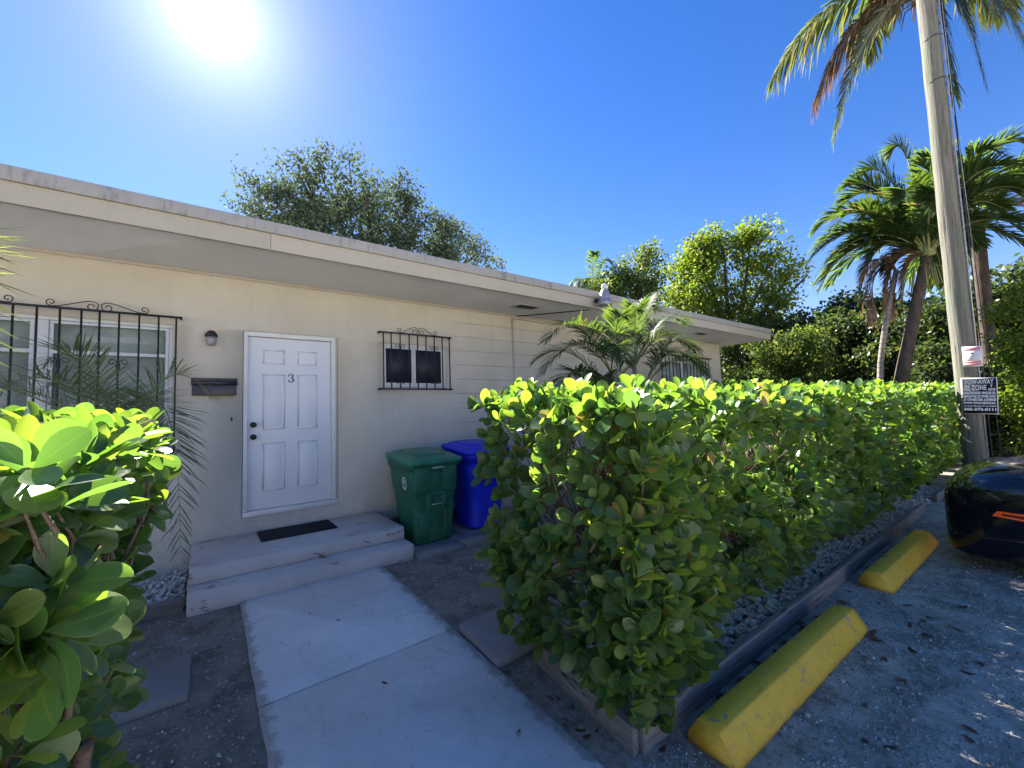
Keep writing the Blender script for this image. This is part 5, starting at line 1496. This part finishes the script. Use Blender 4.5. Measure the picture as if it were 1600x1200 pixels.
tree('tall_shrub', 'tall dark shrub left of the leaning palm trunk', (17.5, 4.3, 0), sB, 'tree_dark', 320, 52, 0.14, 0.2, 0.1, 'shrub', GS, seed=5)
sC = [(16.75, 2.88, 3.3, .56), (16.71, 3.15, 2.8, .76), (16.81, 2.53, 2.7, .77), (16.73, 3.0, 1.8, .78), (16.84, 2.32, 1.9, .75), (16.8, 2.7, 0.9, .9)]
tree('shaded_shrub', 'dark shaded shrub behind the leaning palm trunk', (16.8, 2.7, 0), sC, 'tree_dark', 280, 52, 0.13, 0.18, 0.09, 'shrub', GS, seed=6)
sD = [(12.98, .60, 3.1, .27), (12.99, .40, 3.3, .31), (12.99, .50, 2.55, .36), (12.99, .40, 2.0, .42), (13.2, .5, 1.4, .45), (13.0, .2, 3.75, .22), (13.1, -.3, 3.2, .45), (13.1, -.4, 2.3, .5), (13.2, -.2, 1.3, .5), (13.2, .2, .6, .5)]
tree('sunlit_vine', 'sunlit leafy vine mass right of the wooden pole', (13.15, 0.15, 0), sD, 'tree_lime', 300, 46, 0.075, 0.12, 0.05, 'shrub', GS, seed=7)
sE = [(13.97, .87, 1.2, .45), (13.99, .61, 1.05, .46), (13.91, 1.75, 2.4, .43), (13.9, 1.85, 1.7, .5), (13.97, .92, 1.75, .46), (13.9, 1.9, .8, .55), (14.0, 1.0, .5, .5)]
tree('low_shrub', 'low dark shrub at the foot of the wooden pole', (13.95, 1.2, 0), sE, 'tree_dark', 240, 48, 0.10, 0.15, 0.06, 'shrub', GS, seed=8)
sF = [(22, 4.6, 4.1, 1.3), (22, 3.2, 3.6, 1.2), (22, 3.9, 2.2, 1.5), (22.2, 2.0, 3.4, 1.1), (22.2, 2.0, 1.8, 1.3), (22, 5.9, 4.4, 1.2), (22, 6.0, 2.2, 1.5)]
tree('broad_tree', 'broad dark tree far behind the shrubs at the end of the lot', (22, 3.9, 0), sF, 'tree_dark', 420, 46, 0.18, 0.28, 0.16, 'tree', GS, seed=9)
sG = [(20.5, .5, 4.0, 1.2), (20.5, -.9, 3.6, 1.2), (20.5, .1, 2.0, 1.4), (20.5, -1.6, 2.0, 1.4), (20.5, -2.8, 3.2, 1.2), (20.5, -3.2, 1.8, 1.3)]
tree('shade_tree', 'shaded tree far behind the pole and the car', (20.5, -.6, 0), sG, 'tree_dark', 420, 46, 0.18, 0.28, 0.16, 'tree', GS, seed=10)
sI = [(17.5, 1.3, 4.2, .8), (17.5, 0.4, 4.6, .8), (17.5, 0.9, 3.1, 1.0), (17.5, 1.9, 3.4, .8), (17.5, -0.4, 4.0, .9), (17.5, -0.2, 2.6, 1.1), (17.5, 1.4, 1.7, 1.1), (17.5, 0.2, 1.2, 1.1), (17.5, -1.4, 3.2, 1.0), (17.5, -1.5, 1.6, 1.1)]
tree('dense_tree', 'dense dark tree filling the gap behind the wooden pole', (17.5, 0.7, 0), sI, 'tree_dark', 520, 48, 0.15, 0.22, 0.12, 'tree', GS, seed=12)
sJ = [(19.5, 5.6, 4.3, 1.0), (19.5, 4.4, 4.6, 1.0), (19.5, 3.3, 4.3, 1.0), (19.5, 2.4, 3.9, .9), (19.5, 5.0, 2.9, 1.2), (19.5, 3.6, 2.7, 1.2), (19.5, 2.3, 2.4, 1.1), (19.5, 4.3, 1.4, 1.3), (19.5, 2.8, 1.2, 1.2)]
tree('thicket_tree', 'wide dark thicket tree between the roof end and the leaning palm', (19.5, 4.0, 0), sJ, 'tree_dark', 520, 48, 0.16, 0.25, 0.12, 'tree', GS, seed=13)
sH = [(18.6, 8.0, 3.6, 1.2), (18.4, 8.9, 2.6, 1.2), (18.8, 6.8, 3.4, 1.1), (18.6, 7.4, 1.8, 1.4), (18.3, 9.2, 1.2, 1.3)]
tree('evergreen_tree', 'dark leafy tree seen under the end of the roof overhang', (18.6, 7.8, 0), sH, 'tree_dark', 340, 46, 0.16, 0.25, 0.14, 'tree', GS, seed=11)

# ================================================================== UTILITY POLE AND SIGNS
PX, PY = 10.43, 0.955
pole = thing('utility_pole', 'weathered wooden utility pole behind the end of the hedge', 'pole', (PX, PY, 0))
N = 26; rr = random.Random(4)
pts = [(PX + rr.uniform(-.004, .004), PY + rr.uniform(-.004, .004) + 0.02 * math.sin(i / N * 2.2), -0.3 + i * 12.3 / N) for i in range(N + 1)]
MB().tube(pts, [0.155 - 0.037 * i / N for i in range(N + 1)], 20).build('pole_shaft', 'pole', pole, 0, smooth=True)
cdir = Vector((-0.9966, -0.083, 0)); rdir = Vector((0.083, -0.9966, 0))     # towards the camera / to its right
def on_pole(rt, fw, z): 
    q = Vector((PX, PY, z)) + rdir * rt + cdir * fw
    return q
MB().tube([on_pole(0.140, 0.06, 0.1), on_pole(0.142, 0.05, 4.0), on_pole(0.132, 0.04, 8.0), on_pole(0.122, 0.03, 11.8)], 0.012, 8).build('riser_conduit', 'floodlight', pole, 0, smooth=True)
MB().tube([on_pole(0.185, 0.02, 0.1), on_pole(0.19, 0.02, 2.4), on_pole(0.178, 0.03, 6.0), on_pole(0.16, 0.03, 11.5)], 0.009, 6).build('ground_wire', 'black', pole, 0, smooth=True)
MB().tube([on_pole(0.30, -0.05, 0.0), on_pole(0.24, -0.03, 3.0), on_pole(0.15, 0.0, 8.5)], 0.007, 6).build('guy_wire', 'black', pole, 0, smooth=True)
for z in (7.2, 8.0):
    MB().tube([on_pole(0.165 * math.cos(a) if False else 0.141 * math.sin(a), 0.141 * math.cos(a), z + 0.01 * math.sin(3 * a)) for a in [i * 0.3 - 1.5 for i in range(11)]], 0.006, 6).build('wire_band', 'black', pole, 0, smooth=True)

def sign(name, label, ctr, w, h, tilt, rim_mat, face_mat, yaw=0.0):
    o = thing(name, label, 'sign', tuple(ctr))
    nn = (cdir + rdir * yaw).normalized(); ux = Vector((0, 0, 1)).cross(nn).normalized(); uy = Vector((0, 0, 1))
    ux2 = ux * math.cos(tilt) + uy * math.sin(tilt); uy2 = uy * math.cos(tilt) - ux * math.sin(tilt)
    def quad(w, h, f0, f1, nm, mat):
        m = MB(); vs = []
        for f in (f0, f1):
            for sx, sy in ((-1, -1), (1, -1), (1, 1), (-1, 1)): vs.append(ctr + ux2 * sx * w / 2 + uy2 * sy * h / 2 + nn * f)
        m.add(vs, [(0,3,2,1), (4,5,6,7), (0,1,5,4), (1,2,6,5), (2,3,7,6), (3,0,4,7)])
        return m.build(nm, mat, o, 0)
    quad(w, h, 0.0, 0.004, 'plate', rim_mat)
    return o, ux2, uy2, nn, quad
SC = on_pole(0.115, 0.168, 1.585)
sg, ux, uy, nn, quad = sign('tow_away_sign', 'black and white tow-away zone sign on the wooden pole', SC, 0.40, 0.60, math.radians(-2.5), 'signwhite', 'signblack')
quad(0.378, 0.578, 0.0042, 0.006, 'sign_face', 'signblack')
def tx(s, cx, cy, h, w, bold=0.06): text_mesh(s, h, 'white', SC + ux * cx + uy * cy + nn * 0.0066, ux, uy, sg, width=w, bold=bold)
tx('TOW-AWAY', 0.0, 0.237, 0.085, 0.32, 0.015); tx('ZONE', 0.0, 0.137, 0.085, 0.165, 0.02)
tx('24', -0.135, 0.157, 0.045, 0.055); tx('HRS', -0.135, 0.105, 0.040, 0.075); tx('7', 0.135, 0.160, 0.045, 0.022); tx('DAYS', 0.138, 0.106, 0.040, 0.075)
tx('UNAUTHORIZED VEHICLES OR', 0, 0.048, 0.044, 0.355); tx('VEHICLES WILL BE TOWED AWAY', 0, -0.008, 0.044, 0.36); tx('AT OWNERS RISK & EXPENSE', 0, -0.063, 0.044, 0.36)
tx('BY-PWK TOWING SERVICE INC.', 0, -0.118, 0.040, 0.355); tx('24 HOUR SERVICE TO ALL AREAS', 0, -0.168, 0.020, 0.355); tx('305-572-0111', 0, -0.222, 0.050, 0.355)
NC = on_pole(0.085, 0.160, 2.245)
s2, ux, uy, nn, quad = sign('small_notice', 'small faded red and white notice above the tow-away sign', NC, 0.225, 0.34, math.radians(-2), 'signwhite', 'signwhite')
def q2(cx, cy, w, h, mat, nm):
    m = MB(); vs = []
    for f in (0.0042, 0.0055):
        for sx, sy in ((-1, -1), (1, -1), (1, 1), (-1, 1)): vs.append(NC + ux * (cx + sx * w / 2) + uy * (cy + sy * h / 2) + nn * f)
    m.add(vs, [(0,3,2,1), (4,5,6,7), (0,1,5,4), (1,2,6,5), (2,3,7,6), (3,0,4,7)])
    m.build(nm, mat, s2, 0)
q2(0, 0.125, 0.185, 0.055, 'pink', 'red_band'); q2(0, -0.090, 0.19, 0.030, 'pink', 'red_band'); q2(0, -0.130, 0.19, 0.032, 'pink', 'red_band')
MB().lathe([(0.013, 0.0), (0.013, 0.004), (0.004, 0.006)], (0, 0, 0), 'Z', 12)
m = MB(); m.add([NC + ux * (0.014 * math.cos(a)) + uy * (0.05 + 0.014 * math.sin(a)) + nn * 0.0058 for a in [k * math.pi / 6 for k in range(12)]], [tuple(range(12))]); m.build('dark_dot', 'signblack', s2, 0)
for k in range(4): q2(0, 0.008 - k * 0.02, 0.15, 0.003, 'floodlight', 'print_line')

# ================================================================== CAR
car = thing('parked_car', 'glossy black parked car with an orange marker lamp beside the far wheel stop', 'car', (7.1, -1.4, 0))
CX, CW = 6.42, 0.90                      # centre line and half width
YN = 0.785                                # nose
def sec(y, hw, zb_, zs, zt, crown):
    """half profile from sill to hood centre, mirrored to a closed ring"""
    pts = [(hw * 0.80, zb_), (hw * 0.97, zb_ + 0.05), (hw * 1.0, zb_ + 0.16), (hw * 1.01, (zb_ + zs) * 0.5 + 0.08), (hw * 0.985, zs - 0.05), (hw * 0.94, zs), (hw * 0.80, zt - 0.02), (hw * 0.45, zt + crown * 0.7), (0, zt + crown)]
    ring = [(CX - a, y, b) for a, b in pts] + [(CX + a, y, b) for a, b in reversed(pts[:-1])]
    return ring
S_ = [(YN, 0.50, 0.17, 0.60, 0.66, 0.0), (YN - 0.025, 0.68, 0.13, 0.68, 0.75, 0.01), (YN - 0.08, 0.80, 0.11, 0.73, 0.82, 0.02), (YN - 0.20, 0.87, 0.10, 0.78, 0.88, 0.03), (YN - 0.42, 0.895, 0.10, 0.84, 0.95, 0.035),
      (YN - 0.80, 0.90, 0.12, 0.89, 1.00, 0.04), (YN - 1.25, 0.90, 0.18, 0.93, 1.04, 0.045), (YN - 1.8, 0.90, 0.18, 0.95, 1.04, 0.03), (YN - 3.0, 0.90, 0.18, 0.97, 1.02, 0.02), (YN - 3.9, 0.90, 0.20, 0.98, 1.04, 0.03),
      (YN - 4.4, 0.87, 0.24, 0.95, 1.00, 0.03), (YN - 4.62, 0.80, 0.28, 0.86, 0.92, 0.02), (YN - 4.68, 0.70, 0.32, 0.80, 0.84, 0.0)]
cbody = loft([sec(*s) for s in S_]).build('body', 'carpaint', car, 0, smooth=True, subsurf=2)
from mathutils.bvhtree import BVHTree
_dg = bpy.context.evaluated_depsgraph_get(); _dg.update()
_ev = cbody.evaluated_get(_dg); _me = _ev.to_mesh()
_off = Vector(BASE[car.name])
BV = BVHTree.FromPolygons([v.co + _off for v in _me.vertices], [tuple(p.vertices) for p in _me.polygons])
_ev.to_mesh_clear()
def skin(p, d, lift=0.004):
    """point on the body under p seen along d, lifted off the paint"""
    h = BV.ray_cast(Vector(p) - Vector(d).normalized() * 2.0, Vector(d).normalized())
    if h[0] is None: h = BV.find_nearest(Vector(p))
    return h[0] + (h[1] if h[1].dot(Vector(d)) < 0 else -h[1]) * lift
def decal(nm, mat, outline, d, n=6, lift=0.004, par=None):
    """patch lying on the body: outline as two edge polylines (lower, upper)"""
    lo, hi = outline
    m = MB(); k = len(lo)
    for r_i in range(n + 1):
        for a, b in zip(lo, hi):
            m.v.append(tuple(skin(Vector(a).lerp(Vector(b), r_i / n), d, lift)))
    for r_i in range(n):
        for c_i in range(k - 1):
            q = r_i * k + c_i
            m.f.append([q, q + 1, q + k + 1, q + k])
    return m.build(nm, mat, par or car, 0, smooth=True)
def seam(nm, pts, d, w=0.004):
    P_ = [skin(p, d, 0.0005) for p in pts]
    return MB().tube(P_, w, 5).build(nm, 'rubber', car, 0, smooth=True)
def cab(y, hw0, hw1, z0, z1):
    pts = [(hw0, z0), (hw0 * 0.97, z0 + (z1 - z0) * 0.35), (hw1 * 1.02, z0 + (z1 - z0) * 0.82), (hw1 * 0.9, z1 - 0.01), (hw1 * 0.4, z1 + 0.015), (0, z1 + 0.02)]
    return [(CX - a, y, b) for a, b in pts] + [(CX + a, y, b) for a, b in reversed(pts[:-1])]
loft([cab(YN - 1.15, .80, .78, .93, .98), cab(YN - 1.55, .82, .72, .95, 1.20), cab(YN - 2.05, .83, .66, .96, 1.43), cab(YN - 2.8, .83, .66, .97, 1.47), cab(YN - 3.5, .82, .66, .98, 1.42), cab(YN - 4.05, .80, .70, 1.0, 1.18), cab(YN - 4.35, .76, .72, .98, 1.03)]).build('cabin', 'carglass', car, 0, smooth=True, subsurf=2)
loft([[(x, y, z) for x, y, z in cab(yy, .1, .62, zz - .03, zz)] for yy, zz in ((YN - 2.0, 1.435), (YN - 2.8, 1.485), (YN - 3.5, 1.44))]).build('roof_panel', 'carpaint', car, 0, smooth=True)
for s in (-1, 1):
    for yw in (YN - 0.93, YN - 3.75):
        w = MB().lathe([(0.20, -0.10), (0.30, -0.11), (0.325, -0.085), (0.33, 0.0), (0.325, 0.085), (0.30, 0.11), (0.20, 0.10)], (CX + s * 0.80, yw, 0.33), 'X', 32).build('wheel', 'rubber', car, 0, smooth=True)
        MB().lathe([(0.02, 0.105 * s), (0.06, 0.112 * s), (0.10, 0.095 * s), (0.19, 0.10 * s), (0.215, 0.112 * s), (0.215, 0.08 * s), (0.02, 0.06 * s)], (CX + s * 0.80, yw, 0.33), 'X', 24).build('rim', 'rim', w, 0)
    dside = Vector((-s, -0.25, -0.05)) if s < 0 else Vector((-1, -0.25, -0.05))
    dside = Vector((1 if s < 0 else -1, -0.35, -0.12))
    X_ = CX + s * 0.9
    hl = decal('headlamp', 'lens', ([(X_, YN - 0.20, .66), (X_, YN - 0.28, .66), (X_, YN - 0.45, .69), (X_, YN - 0.66, .775)], [(X_, YN - 0.21, .68), (X_, YN - 0.29, .735), (X_, YN - 0.45, .785), (X_, YN - 0.67, .80)]), dside, 6, 0.006)
    a = decal('side_marker', 'amber', ([(X_, YN - 0.34, .545), (X_, YN - 0.43, .535), (X_, YN - 0.58, .520)], [(X_, YN - 0.37, .590), (X_, YN - 0.45, .587), (X_, YN - 0.60, .582)]), dside, 4, 0.006)
    decal('marker_centre', 'darkred', ([(X_, YN - 0.39, .556), (X_, YN - 0.45, .550), (X_, YN - 0.54, .542)], [(X_, YN - 0.40, .573), (X_, YN - 0.46, .570), (X_, YN - 0.56, .563)]), dside, 2, 0.009, a)
    seam('bumper_seam', [(X_, YN - 0.63, z_) for z_ in (0.30, 0.40, 0.50, 0.60, 0.70, 0.77)], dside)
    seam('hood_seam', [(CX + s * 0.80, YN - y_, 1.2) for y_ in (0.12, 0.25, 0.45, 0.7, 1.0, 1.2)], Vector((0, 0, -1)))
    seam('bumper_crease', [(X_, YN - y_, .34 + 0.02 * y_) for y_ in (0.06, 0.15, 0.3, 0.45, 0.6)], dside, 0.006)
    MB().tube([Vector((CX + s * 0.86, YN - 0.93 + 0.40 * math.cos(a_), 0.33 + 0.40 * math.sin(a_))) for a_ in [k_ * math.pi / 10 for k_ in range(11)]], 0.045, 8).build('wheel_arch', 'rubber', car, 0, smooth=True)
seam('hood_seam', [(CX + x_, YN - 0.10, 1.2) for x_ in (-0.78, -0.6, -0.3, 0, 0.3, 0.6, 0.78)], Vector((0, 0, -1)))
box('number_plate', CX - 0.16, CX + 0.16, YN + 0.003, YN + 0.012, 0.36, 0.50, 'white', car, 0.003)
for s in (-1, 1):
    m = MB(); m.box(CX + s * 0.95 - 0.09, CX + s * 0.95 + 0.09, YN - 1.75, YN - 1.62, 1.0, 1.12); m.build('wing_mirror', 'carpaint', car, 0.03, 3)

# ================================================================== LITTER
LT = [leaf_template(0.26, 0.5, 3, 0.10, 0.2), leaf_template(0.2, 0.45, 3, -0.08, -0.15)]
lm = [fast_mesh('fallen_leaf', tv, tf, [MT['deadleaf']]) for tv, tf in LT]
rr = random.Random(12)
def fallen(x, y, z, s, label, grp):
    o = bpy.data.objects.new('fallen_leaf', lm[rr.randint(0, 1)])
    o.location = (x, y, z + 0.006); o.rotation_euler = (rr.uniform(-0.2, 0.2), rr.uniform(-0.1, 0.2), rr.uniform(0, 6.28)); o.scale = (s, s, s)
    link(o); tag(o, label, 'leaf', grp)
for (x, y) in ((0.88, 2.48), (1.27, 1.72), (0.86, 3.45), (0.70, 3.72)):
    fallen(x, y, 0.024, rr.uniform(0.03, 0.055), 'small dark dead leaf lying on the painted walkway', 'dead leaves on the walkway')
for k in range(22):
    fallen(rr.uniform(2.4, 4.6), rr.uniform(0.35, 0.92), 0.003, rr.uniform(0.05, 0.10), 'dry brown leaf lying on the gravel in front of the wheel stops', 'brown leaves on the parking gravel')
for k in range(16):
    fallen(rr.uniform(1.7, 4.4), rr.uniform(1.17, 1.24), 0.003, rr.uniform(0.05, 0.10), 'brown leaf caught between the wheel stops and the board edging', 'brown leaves along the edging')
for k in range(10):
    fallen(rr.uniform(1.47, 1.66), rr.uniform(1.45, 2.2), 0.003, rr.uniform(0.03, 0.07), 'brown leaf on the soil between walkway and hedge bed', 'brown leaves beside the walkway')
